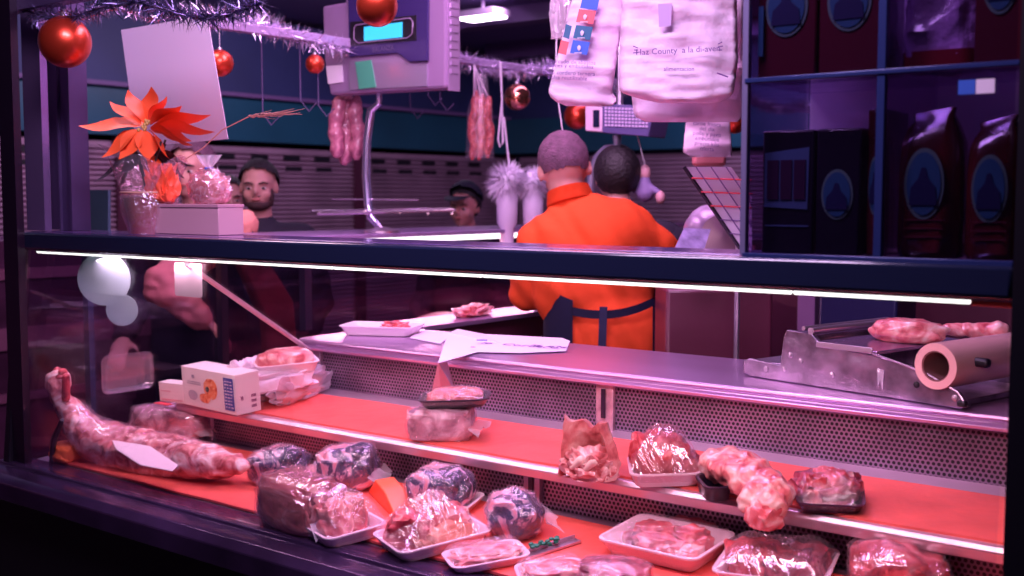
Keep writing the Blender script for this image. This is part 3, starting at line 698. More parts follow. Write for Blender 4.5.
# ---- the leg
leg = thing('ham_joint', 'whole leg of meat with raised shank propped against the end glass', 'meat', P(150, 478, z=.85))
def Lp(x, y, Y): return P(x, y, Y=Y)
path = [(59, 380, 1.63, .030), (62, 395, 1.64, .026), (71, 412, 1.65, .038), (88, 434, 1.67, .052), (115, 450, 1.70, .068), (150, 456, 1.71, .064), (185, 460, 1.71, .052), (215, 463, 1.71, .042), (243, 466, 1.72, .018)]
m = NB(); tube(m, [Lp(a, b, Y + .03) for a, b, Y, r in path], [r for *_, r in path], 20)
for a, b, Y, r in (path[0], path[4], path[5], path[8]): ell(m, Lp(a, b, Y + .03), (r, r, r), sub=2)
cap(m, Lp(205, 462, 1.76), Lp(240, 458, 1.78), .02, .01)
m = remesh(m, .007, 4)
for v in m.verts:
    v.co += v.normal * (.012 * noise.noise(v.co * 16) + .006 * noise.noise(v.co * 50)); v.co.z = max(v.co.z, planez(DECK, v.co.y) + .005)
obj('leg_flesh', m, LEGM, leg, world=True)
m = NB(); pa = Lp(60, 376, 1.66)
cap(m, Lp(55, 400, 1.655), Lp(53, 378, 1.655), .012, .010); cap(m, Lp(66, 398, 1.655), Lp(66, 377, 1.655), .011, .010)
ell(m, pa, (.024, .02, .012)); ell(m, pa + Vector((-.012, 0, .012)), (.012, .012, .012)); ell(m, pa + Vector((.014, 0, .012)), (.012, .012, .010))
obj('shank_bone', m, MEAT, leg, world=True)
m = NB(); pts = [Lp(a, b, Y + .03) for a, b, Y, r in path[2:8]]; tube(m, pts, [path[i + 2][3] * 1.08 for i in range(6)], 24, cap=False)
bmesh.ops.subdivide_edges(m, edges=m.edges[:], cuts=2, use_grid_fill=True)
for v in m.verts: v.co += v.normal * .010 * noise.noise(v.co * 34); v.co.z = max(v.co.z, planez(DECK, v.co.y) + .0052)
obj('cling_film', m, FILMR, leg, world=True)
m = NB(); q = [P(113, 440, Y=1.655), P(150, 446, Y=1.63), P(177, 466, Y=1.64), P(160, 462, Y=1.66), P(175, 462, Y=1.60), P(140, 470, Y=1.59)]
g = [P(112, 441, Y=1.66), P(150, 447, Y=1.66), P(178, 466, Y=1.655), P(172, 472, Y=1.615), P(140, 466, Y=1.61), P(116, 450, Y=1.625)]
prism(m, g, (0, 0, .003)); sh = obj('foam_sheet', m, WHITEP, leg, world=True, bevel=.001)
m = NB(); tube(m, [P(62, 420, Y=1.62), P(54, 440, Y=1.62), P(50, 470, Y=1.64)], [.006, .009, .004], 8); o = obj('hanging_hook', m, BLACK, world=True); tag(o, 'small dark hook hanging beside the raised shank at the end glass', 'hook')
m = blob(.09, .07, .05, 41, .1); o = obj('meat_scrap', m, mat('scrap_orange', (.9, .18, .06), .4, bump=.3)); o.location = on(DECK, 66, 460, .0045); tag(o, 'orange scrap of meat in the corner behind the raised shank', 'meat')

# ---- raised shelf
def carton(name, label, A, B, C, h, parts=True):
    pa, pb, pc = on(SHELF, *A, .005), on(SHELF, *B, .005), on(SHELF, *C, .005)
    ux = (pb - pa); w = math.hypot(ux.x, ux.y); rz = math.atan2(ux.y, ux.x)
    d = (pc - pb); dep = math.hypot(d.x, d.y)
    s = math.atan(SHELF[2]); M = Euler((s, 0, 0)).to_matrix() @ Matrix.Rotation(rz, 3, 'Z')
    t = thing(name, label, 'box', pa); t.rotation_euler = M.to_euler(); WM[t.name] = Matrix.Translation(pa) @ M.to_4x4()
    m = NB(); bx(m, 0, w, 0, dep, 0, h); obj('carton', m, CARDB, t, bevel=.0015)
    return t, w, dep
t, w, dep = carton('frozen_food_box', 'white printed carton with orange food picture and blue panel on the shelf end', (184, 404), (237, 416), (262, 410), .108)
h = .108
pic = NB(); random.seed(3)
def disc_poly(cx, cz, rx, rz, n=18, jit=0):
    return [(cx + math.cos(2 * PI * k / n) * rx * (1 + jit * random.uniform(-1, 1)), -.0006, cz + math.sin(2 * PI * k / n) * rz * (1 + jit * random.uniform(-1, 1))) for k in range(n)]
prism(pic, disc_poly(w * .55, h * .55, w * .13, h * .26, jit=.12), (0, -.0004, 0)); prism(pic, disc_poly(w * .43, h * .27, w * .10, h * .12, jit=.1), (0, -.0004, 0))
obj('food_picture', pic, ramp_mat('picture_orange', [(.35, (.5, .06, .02)), (.5, (.9, .25, .08)), (.65, (.95, .5, .3))], 60, bump=0, coat=0, rough=.5), t, smooth=False)
m = NB(); prism(m, disc_poly(w * .49, h * .52, w * .035, h * .07), (0, -.0012, 0)); obj('picture_centre', m, mat('dark_green', (.01, .05, .03), .5), t, smooth=False)
m = NB(); bx(m, w * .80, w * .97, -.0012, 0, h * .10, h * .90); pn = obj('blue_panel', m, mat('panel_blue', (.04, .06, .35), .5), t, smooth=False)
m = NB()
for k in range(9):
    for j in range(3): bx(m, w * (.82 + j * .05), w * (.82 + j * .05 + random.uniform(.015, .04)), -.002, -.0012, h * (.16 + k * .08), h * (.19 + k * .08))
obj('panel_print', m, PAPER, pn, smooth=False)
m = NB(); prism(m, disc_poly(w * .2, h * .3, w * .09, h * .13), (0, -.0004, 0)); obj('round_stamp', m, mat('stamp_grey', (.45, .42, .5), .5), t, smooth=False)
m = NB()
for k in range(2): bx(m, w * .1, w * .36, -.001, 0, h * (.58 + k * .05), h * (.6 + k * .05))
prism(m, disc_poly(w * .23, h * .78, w * .03, h * .05), (0, -.0008, 0)); obj('printed_lines', m, mat('print_grey', (.3, .28, .36), .5), t, smooth=False)
m = NB()
for k in range(3): box(m, (w + .0005, dep * .72, h * (.16 + k * .13)), (.001, dep * .2, h * .07))
box(m, (w + .0005, dep * .25, h * .4), (.001, dep * .1, h * .1))
obj('side_icons', m, mat('print_plum', (.25, .1, .2), .5), t, smooth=False)
t, w, dep = carton('small_carton', 'plain little white carton at the very end of the shelf beside the printed one', (160, 401), (184, 404), (196, 401), .055)
m = NB(); bx(m, .008, w - .004, -.001, 0, .006, .010); bx(m, .008, w * .5, -.001, 0, .03, .033); obj('printed_lines', m, mat('print_pink', (.8, .45, .5), .5), t, smooth=False)
m = NB(); box(m, (0, 0, .001), (.055, .02, .002)); o = obj('red_tag', m, RED); o.location = on(SHELF, 163, 404, .006); tag(o, 'flat red tag peeking from under the small white carton', 'tag')
# pile of packs behind the printed carton
packed(SHELF, (268, 404), (322, 384), .13, .04, 'bottom film-wrapped tray of the pile against the end bracket', MEATD, trh=.02, seed=51, shift=.05)
t, L = root_on(SHELF, (243, 398), (318, 386), 'white_parcel', 'folded white plastic parcel on the pile behind the printed carton', 'parcel', None, .045, .07)
m = blob(L, .13, .055, 52, .12, 3, .45, fine=.08); obj('parcel_wrap', m, mat('parcel_white', (.88, .72, .84), .35, bump=.8, bscale=25, coat=.4), t)
for k, (x, y) in enumerate(((-.4, .02), (-.15, .05))):
    m = blob(.06, .04, .04, 55 + k, .3, 3); bmesh.ops.translate(m, verts=m.verts[:], vec=(x * L, y, .035)); obj('wrap_fold', m, mat('parcel_white', (.9, .8, .9)), t)
t, L = root_on(SHELF, (264, 380), (318, 374), 'meat_tray', 'top tray of pink sliced meat crowning the pile by the end bracket', 'meat tray', None, .085, .09)
obj('foam_tray', tray_bm(L * 1.2, .13, .03), WHITEP, t)
m = blob(L * 1.08, .115, .058, 57, .05, 2, .8); bmesh.ops.translate(m, verts=m.verts[:], vec=(0, 0, .006)); obj('meat_piece', m, MEATL, t)
t, L = root_on(SHELF, (282, 408), (330, 388), 'wrapped_meat', 'crumpled plastic bag of pale meat under the end bracket', 'meat', None, .0045, .02)
m = blob(L, .07, .075, 58, .2, 3, .8, fine=.1); obj('bag', m, BAG, t)
m = blob(L * .8, .05, .045, 59, .15); obj('meat_joint', m, mat('fat_peach', (.95, .42, .35), .4, bump=.3), t)
# roast with a black tray on top
wrapped(SHELF, (404, 441), (470, 442), .11, .072, 'frosted wrapped block of meat under a black tray, mid shelf', WRAPG, 61, sq=.5, amp=.05)
t, L = root_on(SHELF, (422, 408), (486, 406), 'meat_tray', 'black tray of bright minced meat stacked on the frosted block', 'meat tray', None, .080, .03)
obj('black_tray', tray_bm(L * 1.12, .10, .02), DARKP, t)
m = blob(L * .9, .08, .036, 62, .05, 2, .9); bmesh.ops.translate(m, verts=m.verts[:], vec=(0, 0, .004)); obj('minced_meat', m, MINCE, t)
obj('cling_film', dome(L * 1.12, .10, .021, .020, 62), FILM, t)
# rib cut standing
t, L = root_on(SHELF, (560, 478), (606, 484), 'rib_rack', 'upright folded rib cut with pointed corners, right of the shelf bracket', 'meat', None, .0045, .045)
m = NB(); cols = 16; rows = 16
for side in (0,):
    for th in (0, 1):
        pass
grid_o, grid_i = [], []
for j in range(rows + 1):
    v_ = j / rows; ro, ri = [], []
    for i in range(cols + 1):
        u = i / cols; a = PI * (1.12 + .76 * u) if False else (u - .5) * 2
        zt = .098 + .034 * abs(a) ** 2.5 * (1 if a < 0 else .6) + .006 * math.sin(a * 9)
        y = -.035 + .066 * (1 - a * a) + .012 * math.sin(v_ * 3)
        x = a * L * .52 * (1 - .12 * v_ + .1 * math.sin(v_ * 5))
        z = v_ * zt
        nn = .006 * noise.noise((x * 40, y * 40, z * 40))
        ro.append(m.verts.new((x * 1.12, y + .022 * (1 - v_ * .6) + nn, z))); ri.append(m.verts.new((x * .95, y - .012 + nn * 2, z * .98 + .004)))
    grid_o.append(ro); grid_i.append(ri)
for G, fl in ((grid_o, 0), (grid_i, 1)):
    for j in range(rows):
        for i in range(cols):
            f = (G[j][i], G[j][i + 1], G[j + 1][i + 1], G[j + 1][i]); m.faces.new(f[::-1] if fl else f)
for j in range(rows):
    for i in (0, cols): m.faces.new((grid_o[j][i], grid_i[j][i], grid_i[j + 1][i], grid_o[j + 1][i]))
for i in range(cols):
    for j in (0, rows): m.faces.new((grid_o[j][i], grid_i[j][i], grid_i[j][i + 1], grid_o[j][i + 1]))
obj('rib_wall', m, RIBM, t)
m = blob(L * 1.0, .07, .055, 66, .25, 3, fine=.1); bmesh.ops.translate(m, verts=m.verts[:], vec=(.004, -.02, 0)); obj('meat_end', m, LEGM, t)
for k in range(2):
    m = NB(); cap(m, (-.02 + k * .03, -.05, .028), (.0 + k * .03, -.05, .045), .006, .009); obj('rib_bone', m, mat('bone', (.9, .68, .62), .4), t)
packed(SHELF, (630, 488), (704, 486), .14, .085, 'white tray heaped high with diced meat under tight film', MEAT, trh=.03, seed=71, filmh=.10, p=2.2, film=FILMR,
       pieces=[(-.05, 0, .78, .8, .085, 0, MEAT), (.2, -.1, .5, .6, .06, .5, MEATD), (-.2, .1, .5, .5, .088, .9, MEAT)])
# neck cut with a black tray corner under it
t, L = root_on(SHELF, (700, 488), (775, 522), 'neck_cut', 'long bony pink neck cut overhanging the shelf edge', 'meat', None, .0045, .03)
m = NB()
for (x, y, z, r, s) in ((-.44, .02, .040, .046, (1.3, 1.1, .8)), (-.2, .02, .042, .050, (1.3, 1.1, .8)), (.06, .005, .040, .048, (1.3, 1.1, .75)), (.28, -.005, .035, .044, (1.1, 1.1, .75)), (.46, -.03, .03, .03, (1.1, 1, .9)), (.3, -.05, .026, .024, (1, 1, 1))):
    ell(m, (x * L, y, z), (r * s[0], r * s[1], r * s[2]), sub=2)
cap(m, (-.52 * L, .03, .06), (.0 * L, .03, .065), .016, .014); cap(m, (-.5 * L, -.015, .05), (.1 * L, -.02, .05), .016, .02)
m = remesh(m, .005, 3)
for v in m.verts: v.co += v.normal * (.007 * noise.noise(v.co * 38) + .004 * noise.noise(v.co * 90)); v.co.z = max(v.co.z, .001)
obj('neck_flesh', m, MEATL, t)
m = blob(.066, .06, .046, 73, .12, 2.5); bmesh.ops.translate(m, verts=m.verts[:], vec=(L * .46, -.045, -.008)); obj('cut_end', m, MEAT, t)
t, L = root_on(SHELF, (706, 486), (722, 505), 'empty_black_tray', 'black tray corner jutting from beneath the neck cut', 'tray', None, .0045, 0)
obj('tray_body', tray_bm(.10, .055, .03), DARKP, t)
t = packed(SHELF, (796, 512), (866, 515), .14, .035, 'flat diamond-shaped dark tray of meat patties, rightmost on the shelf', MEATD, trh=.02, seed=75, name='patty_tray', traymat=mat('tray_plum', (.06, .015, .05), .25), filmh=.052,
           pieces=[(-.1, .1, .95, .95, .045, .3, MEATD), (-.2, -.15, .4, .4, .052, 0, MEAT), (.1, 0, .45, .45, .055, .5, MEAT), (-.05, .25, .4, .4, .05, 1, MEAT), (.28, .2, .35, .35, .045, 1.4, MEATD)])

# ---- worktop
t, L = root_on('top', (343, 335), (408, 337), 'meat_tray', 'white tray with a little scrap of red meat on the left end of the worktop', 'meat tray', None, .0005, .06)
obj('foam_tray', tray_bm(L * 1.15, .14, .028), WHITEP, t)
m = blob(.075, .05, .024, 81, .25, 3, fine=.1); bmesh.ops.translate(m, verts=m.verts[:], vec=(.04, .0, .012)); obj('meat_piece', m, MEAT, t)
m = NB(); q = [P(410, 338, z=1.148), P(440, 344, z=1.148), P(455, 333, z=1.148), P(420, 330, z=1.148)]; prism(m, q, (0, 0, .001)); pc = obj('paper_slip', m, PAPER, world=True, smooth=False); tag(pc, 'small white slip of paper between the tray and the large sheet', 'paper')
# large printed sheet, its left corner folded down over the worktop edge
ps = thing('printed_sheet', 'large printed paper sheet lying on the worktop with a corner folded over the edge', 'paper', P(500, 345, z=1.148))
m = NB(); random.seed(5)
def sheet(m, pts, th=.0006):
    prism(m, pts, (0, 0, th))
A = [P(458, 329, z=1.175), P(484, 334, z=1.153), P(562, 338, z=1.150), P(570, 341, z=1.150), P(566, 351, z=1.150), P(520, 353, z=1.150), P(478, 352, z=1.150), P(438, 363, z=1.150), P(448, 333, z=1.16)]
cen = sum(A, Vector()) / len(A); cen.z = 1.1525
for a_, b_ in zip(A, A[1:] + A[:1]):
    m.faces.new([m.verts.new(v) for v in (a_, b_, cen)])
bmesh.ops.remove_doubles(m, verts=m.verts[:], dist=.0002)
obj('sheet', m, PAPER, ps, world=True, smooth=False)
m = NB(); f = [P(438, 363, z=1.150), P(447, 362, Y=2.225), P(455, 392, Y=2.19), P(441, 391, Y=2.18), P(432, 390, Y=2.20)]
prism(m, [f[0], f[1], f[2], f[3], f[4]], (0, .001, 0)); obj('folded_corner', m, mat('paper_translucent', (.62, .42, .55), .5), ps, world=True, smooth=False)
cm = P(510, 344.5, z=1.1540); ux = P(530, 346, z=1.154) - P(500, 344, z=1.154)
uy = Vector((-ux.y, ux.x, 0))
text('printed_words', 'Pollo  Cordero', .048, INK, ps, basis(cm, ux, uy))
text('printed_words', 'kg  p/kg', .034, INK, ps, basis(P(550, 346, z=1.154), ux, uy))
m = NB(); ell(m, P(473, 347, z=1.160), (.007, .007, .001), sub=2); obj('red_dot', m, RED, ps, world=True)
m = NB(); box(m, P(482, 340, z=1.1645), (.03, .012, .002), Matrix.Rotation(.6, 3, 'Z')); obj('blue_mark', m, BLUE, ps, world=True)
# steak on the far ledge
m = blob(.20, .11, .035, 85, .2, 2.5, fine=.08); o = obj('marbled_steak', m, MEATL); o.location = P(473, 319, X=-2.53); o.location.z = 1.147; o.rotation_euler.z = PI / 2 + .25
o.scale = (1, .8, 1); tag(o, 'pink marbled steak on the far steel ledge left of the man', 'meat')

# ---- film wrapping machine
mo = P(743, 374, z=1.15); me_ = P(968, 409, z=1.15); ux = me_ - mo; LM = math.hypot(ux.x, ux.y); rz = math.atan2(ux.y, ux.x)
mo.z = 1.1475
wm = thing('wrapping_machine', 'battered steel tray-wrapping machine on the right of the worktop', 'machine', mo, rz)
k = LM / 225.0     # per pixel along the plate
def mp(u): return u * LM
MST = mat('machine_steel', (.40, .30, .42), .28, .8, .35, 22, var=.6, vscale=14)
prof = [(0, .006), (0, .034), (.03, .04), (.19, .034), (.205, .10), (.22, .115), (.34, .112), (.37, .098), (.43, .088), (.62, .082), (.70, .075), (.84, .058), (.965, .030), (1.0, .006), (.97, 0), (.80, 0), (.04, 0)]
m = NB(); prism(m, [(mp(u), 0, z) for u, z in prof], (0, .012, 0)); obj('side_plate', m, MST, wm, bevel=.002)
m = NB(); prism(m, [(mp(u), .30, z) for u, z in prof], (0, .012, 0)); obj('side_plate', m, MST, wm, bevel=.002)
m = NB(); bx(m, .01, mp(.19), .012, .30, .028, .036); obj('side_shelf', m, STEEL, wm, bevel=.002)
m = NB(); bx(m, mp(.2), mp(.34), .012, .30, .02, .108); obj('cutter_housing', m, MST, wm, bevel=.01)
m = NB(); prism(m, [(mp(.36), -.004, .090), (mp(.36), -.004, .098), (mp(.64), -.004, .092), (mp(.64), -.004, .084)], (0, .32, 0)); obj('heating_plate', m, mat('hot_plate', (.35, .22, .38), .2, .7), wm, bevel=.002)
m = NB(); bx(m, mp(.37), mp(.62), -.007, -.002, .086, .098); obj('plate_edge', m, STEEL, wm, bevel=.001)
m = NB(); tube(m, [(mp(.335), .0, .118), (mp(.335), .31, .118)], .008, 10); obj('front_roller', m, STEEL, wm)
m = NB(); tube(m, [(mp(.30), .0, .122), (mp(.30), .31, .122)], .005, 8); obj('cutting_wire', m, STEEL, wm)
m = NB(); bx(m, mp(.62), mp(.95), .012, .30, .0, .012); obj('base_tray', m, MST, wm, bevel=.002)
for u, z in ((.21, .028), (.12, .022), (.29, .05), (.80, .035), (.24, .06), (.95, .02), (.44, .03)):
    m = NB(); lathe(m, [(0, -.003), (.004, -.003), (.006, 0)], (mp(u), 0, z), 10, Matrix.Rotation(PI / 2, 3, 'X')); lathe(m, [(0, 0.003), (.006, .002), (.007, 0)], (mp(u), -.0, z), 10, Matrix.Rotation(PI / 2, 3, 'X')); obj('screw', m, STEEL if z != .035 else BLACK, wm)
m = NB(); box(m, (mp(.985), -.006, .012), (.018, .012, .012)); obj('rubber_foot', m, BLACK, wm, bevel=.003)
m = NB(); tube(m, [(mp(.62), -.003, .086), (mp(.70), -.004, .078), (mp(.84), -.004, .061), (mp(.965), -.004, .033), (mp(1.0), -.004, .008)], .0022, 8); obj('edge_trim', m, STEEL, wm)
m = NB(); prism(m, [(mp(.64), -.004, .058), (mp(.645), -.004, .02), (mp(.655), -.004, .034), (mp(.665), -.004, .015), (mp(.67), -.004, .055)], (0, .001, 0)); obj('film_shred', m, BAG, wm, smooth=False)
RR = .045
rc = Vector((mp(.885), -.012, .062 + .016))
rl = thing('film_roll', 'thick pale roll of cling film resting on the wrapping machine', 'film roll', WM['wrapping_machine'] @ rc, rz)
m = NB(); lathe(m, [(.030, 0), (RR, 0), (RR + .0006, .004), (RR, .30), (.030, .30), (.030, 0)], (0, 0, 0), 40, Matrix.Rotation(-PI / 2, 3, 'X')); obj('film_winding', m, mat('film_rose', (.82, .48, .45), .25, coat=.5, bump=.05, var=.1), rl)
m = NB(); lathe(m, [(.0275, .002), (.0302, .002), (.0302, .298), (.0275, .298), (.0275, .002)], (0, 0, 0), 32, Matrix.Rotation(-PI / 2, 3, 'X')); obj('cardboard_core', m, mat('core_brown', (.22, .09, .09), .8), rl)
for s in (0,):
    m = NB(); box(m, (mp(.96), .06, .085), (.06, .018, .018)); obj('black_clip', m, BLACK, wm, bevel=.006)
jt = blob(.16, .09, .05, 91, .1, 2, .9); o = obj('meat_cut', jt, MEATL, label=None)
o.location = WM['wrapping_machine'] @ Vector((mp(.56), .17, .094)); o.rotation_euler.z = rz + .4; tag(o, 'thick pink cut of meat on top of the wrapping machine', 'meat')
m = NB(); cap(m, (-.05, 0, .018), (.04, 0, .018), .014, .018); ell(m, (.055, 0, .02), (.025, .022, .02)); m = remesh(m, .004, 3)
for v in m.verts: v.co += v.normal * .004 * noise.noise(v.co * 60)
o = obj('meat_bone', m, MEATL); o.location = WM['wrapping_machine'] @ Vector((mp(.70), .285, .10)); o.rotation_euler.z = rz + .5; tag(o, 'bony end piece of meat lying beside the thick cut, by the film roll', 'meat')
o.location.z -= .0
m = NB(); bx(m, -.9, -.43, 2.66, 2.72, 0.0, 1.21); tag(obj('rear_panel', m, mat('panel_lilac', (.36, .25, .44), .35, .3), world=True, bevel=.004), 'lilac panel standing behind the wrapping machine and film roll', 'panel')

# ---- discs, ticket and a tray-shaped reflection by the end of the case
def hang_disc(px, py, r, Y, label):
    c = P(px, py, Y=Y); m = NB(); lathe(m, [(0, -.001), (r, -.001), (r, .001), (0, .001)], c, 36, Matrix.Rotation(math.atan2(A_, B_), 3, 'Z') @ Matrix.Rotation(PI / 2, 3, 'X') )
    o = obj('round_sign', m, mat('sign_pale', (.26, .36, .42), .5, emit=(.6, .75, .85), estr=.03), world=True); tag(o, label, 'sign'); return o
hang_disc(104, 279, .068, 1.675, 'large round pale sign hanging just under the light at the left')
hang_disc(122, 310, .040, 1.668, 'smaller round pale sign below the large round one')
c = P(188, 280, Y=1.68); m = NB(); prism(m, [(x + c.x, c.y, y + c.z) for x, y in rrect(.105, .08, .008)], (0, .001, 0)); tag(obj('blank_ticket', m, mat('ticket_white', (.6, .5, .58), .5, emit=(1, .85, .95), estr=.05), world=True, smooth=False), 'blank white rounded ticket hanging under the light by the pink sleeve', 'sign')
q = P(124, 372, X=XL + .02)
t = thing('tray_reflection', 'clear tray shape standing in for a reflection in the end glass', 'tray', q); t.rotation_euler = (0, PI / 2, 0); WM[t.name] = Matrix.Identity(4)
obj('tray_body', tray_bm(.11, .17, .02), film_mat('tray_reflection_film', gloss=.12, haze=.10, bump=.1), t)  # ghostly tray reflection in the end glass, modelled as a solid
# ================================================================== people
def hand(m, w, d, up, s=1.0, curl=.5, side=1):
    """w wrist point, d hand direction, up = back-of-hand normal"""
    w = Vector(w); d = Vector(d).normalized(); up = Vector(up); up = (up - d * up.dot(d)).normalized(); r = d.cross(up).normalized() * side
    R = Matrix((r, d, up)).transposed()
    ell(m, w + d * .045 * s, (.040 * s, .052 * s, .016 * s), R, sub=2)
    for i, (o, l) in enumerate(((-.028, .070), (-.010, .080), (.010, .074), (.027, .058))):
        b = w + d * .082 * s + r * o * s
        j1 = b + (d * math.cos(curl * .5) - up * math.sin(curl * .5)) * l * .45 * s
        j2 = j1 + (d * math.cos(curl * 1.3) - up * math.sin(curl * 1.3)) * l * .3 * s
        j3 = j2 + (d * math.cos(curl * 2) - up * math.sin(curl * 2)) * l * .25 * s
        tube(m, [b - d * .02 * s, b, j1, j2, j3], [.009 * s, .0095 * s, .009 * s, .008 * s, .006 * s], 8)
    b = w + d * .025 * s - r * .030 * s
    j = b + (d * .5 - r * .8 - up * .2).normalized() * .035 * s
    tube(m, [w + d * .015 * s, b, j, j + (d * .8 - r * .4 - up * .3).normalized() * .03 * s], [.011 * s, .013 * s, .010 * s, .007 * s], 8)
def head(m, c, R, s=1.0):
    """R columns: right, forward(face), up"""
    c = Vector(c)
    def at(x, y, z): return c + R @ (Vector((x, y, z)) * s)
    ell(m, at(0, -.012, .025), (.076 * s, .092 * s, .088 * s), R)
    ell(m, at(0, .018, -.035), (.060 * s, .070 * s, .072 * s), R)
    ell(m, at(0, .045, -.078), (.036 * s, .036 * s, .028 * s), R, sub=2)
    tube(m, [at(0, .084, .02), at(0, .103, -.018), at(0, .088, -.030)], [.009 * s, .013 * s, .011 * s], 8)
    for x in (-1, 1):
        ell(m, at(x * .078, -.005, -.008), (.010 * s, .020 * s, .030 * s), R, sub=2)
        ell(m, at(x * .034, .072, .022), (.022 * s, .012 * s, .008 * s), R, sub=2)
        ell(m, at(x * .042, .058, -.03), (.022 * s, .022 * s, .022 * s), R, sub=2)
    ell(m, at(0, .078, -.052), (.024 * s, .012 * s, .010 * s), R, sub=2)
def face_bits(parent, c, R, s=1.0, beard=False):
    c = Vector(c)
    def at(x, y, z): return c + R @ (Vector((x, y, z)) * s)
    for x in (-1, 1):
        m = NB(); ell(m, at(x * .032, .074, -.002), (.013 * s, .008 * s, .006 * s), R, sub=2); e = obj('eye', m, mat('eye_white', (.6, .5, .5), .2), parent, world=True)
        m = NB(); ell(m, at(x * .032, .081, -.002), (.006 * s, .003 * s, .0055 * s), R, sub=2); obj('iris', m, BLACK, e, world=True)
        m = NB(); tube(m, [at(x * .014, .086, .018), at(x * .034, .086, .024), at(x * .052, .073, .018)], [.003 * s, .004 * s, .002 * s], 6); obj('eyebrow', m, HAIR, parent, world=True)
    m = NB(); ell(m, at(0, .088, -.052), (.022 * s, .007 * s, .006 * s), R, sub=2); obj('lips', m, mat('lips', (.45, .12, .12), .4), parent, world=True)
    if beard:
        m = NB(); ell(m, at(0, .028, -.076), (.053 * s, .062 * s, .032 * s), R); ell(m, at(0, .083, -.038), (.026 * s, .010 * s, .006 * s), R, sub=2)
        for x in (-1, 1): ell(m, at(x * .058, .02, -.045), (.012 * s, .035 * s, .045 * s), R, sub=2)
        m = remesh(m, .006 * s, 2); 
        bm2 = m; obj('beard', bm2, mat('beard', (.07, .03, .035), .8, bump=.6, bscale=120), parent, world=True)
def hair_cap(parent, c, R, s, mt, k=1.05, low=-.02, thick=.012, name='hair', long=0):
    c = Vector(c); m = NB(); vs = ell(m, (0, 0, 0), (1, 1, 1), sub=4)
    rm = []
    for v in m.verts:
        d = v.co.copy()
        lim = low + max(0, d.y) * .9 - (0.35 if d.y < -.2 else 0) - long * (1 if d.y < .3 else 0)
        if d.z < lim: rm.append(v)
    bmesh.ops.delete(m, geom=rm, context='VERTS')
    for v in m.verts:
        d = v.co
        n = 1 + .02 * noise.noise(d * 9)
        v.co = c + R @ (Vector((d.x * .082 * k * n, -.012 + d.y * .098 * k * n, .025 + d.z * .094 * k * n)) * s)
    bmesh.ops.solidify(m, geom=m.faces[:], thickness=.004)
    return obj(name, m, mt, parent, world=True)
def axes(yaw, tilt=0, lean=0):
    """yaw = heading of the face; returns right, forward, up as columns"""
    return Matrix.Rotation(yaw, 3, 'Z') @ Matrix.Rotation(tilt, 3, 'X') @ Matrix.Rotation(lean, 3, 'Y')

VY = math.atan2(B_, -A_) - PI / 2       # yaw that faces straight away from the viewer
# ---- the butcher at the left counter, back to us
bp_ = Vector((-2.052, 3.091, 0))
R0 = Matrix.Rotation(VY, 3, 'Z')
def W(x, y, z): return bp_ + R0 @ Vector((x, y, z))
man = thing('person', 'man with cropped hair in orange fleece and navy apron, back turned to us', 'person', bp_)
hc = W(-.105, .07, 1.645); Rh = R0 @ Matrix.Rotation(-.30, 3, 'X') @ Matrix.Rotation(-.12, 3, 'Y')
m = NB(); head(m, hc, Rh, 1.03)
cap(m, W(-.075, .03, 1.48), W(-.10, .05, 1.59), .062, .056)
sh = {-1: W(-.185, .03, 1.415), 1: W(.180, .03, 1.41)}
cap(m, sh[-1], sh[1], .055, .055); cap(m, W(-.03, .02, 1.40), W(.03, -.04, 1.05), .115, .13)
el = {-1: W(-.235, .06, 1.235), 1: W(.285, .14, 1.26)}; wr = {-1: W(-.20, .29, 1.24), 1: W(.12, .33, 1.23)}
for s in (-1, 1):
    cap(m, sh[s], el[s], .05, .042); cap(m, el[s], wr[s], .04, .027)
    hand(m, wr[s], wr[s] - el[s], (0, 0, 1), 1.0, .7, s)
hp = {-1: W(-.065, -.03, .95), 1: W(.135, -.03, .95)}; kn = {-1: W(-.08, -.0, .50), 1: W(.16, .0, .50)}; an = {-1: W(-.09, -.03, .09), 1: W(.17, -.03, .09)}
cap(m, hp[-1], hp[1], .12, .12)
for s in (-1, 1):
    cap(m, hp[s], kn[s], .088, .058); cap(m, kn[s], an[s], .055, .036); cap(m, an[s] + Vector((0, 0, -.03)), an[s] + R0 @ Vector((0, .14, -.05)), .04, .03)
obj('body', remesh(m, .009, 3), SKIN, man, world=True)
face_bits(man, hc, Rh, 1.03)
hair_cap(man, hc, Rh, 1.03, SHORTH, k=1.0, low=-.02, long=.22)
# fleece: built as tapered rings down the trunk, plus sleeves
m = NB()
ell(m, W(-.0, .01, 1.405), (.215, .14, .165), R0 @ Matrix.Rotation(.04, 3, 'Y')); ell(m, W(-.01, -.02, 1.27), (.205, .14, .20), R0)
ell(m, W(.03, -.035, 1.10), (.185, .148, .22), R0)
cap(m, W(-.11, .02, 1.44), W(.11, .02, 1.45), .09, .09); cap(m, W(-.07, .03, 1.47), W(-.085, .04, 1.535), .095, .074)
for s in (-1, 1):
    cap(m, sh[s] + Vector((0, 0, -.01)), el[s], .078, .062); cap(m, el[s], el[s].lerp(wr[s], .86), .062, .045)
m = remesh(m, .011, 8)
for v in m.verts:
    q = R0.inverted() @ (v.co - bp_)
    v.co += v.normal * (.018 * noise.noise(Vector((q.x * 8 + q.z * 3, q.y * 8, q.z * 5))) + .010 * noise.noise(Vector((q.x * 22 + q.z * 14, 3, q.z * 8))))
fl = obj('fleece', m, ORANGE, man, world=True)
m = NB(); tube(m, [W(-.085, .035, 1.535), W(-.095, .045, 1.58)], [.080, .069], 24, cap=False); bmesh.ops.solidify(m, geom=m.faces[:], thickness=.008); obj('collar', m, ORANGE, fl, world=True)
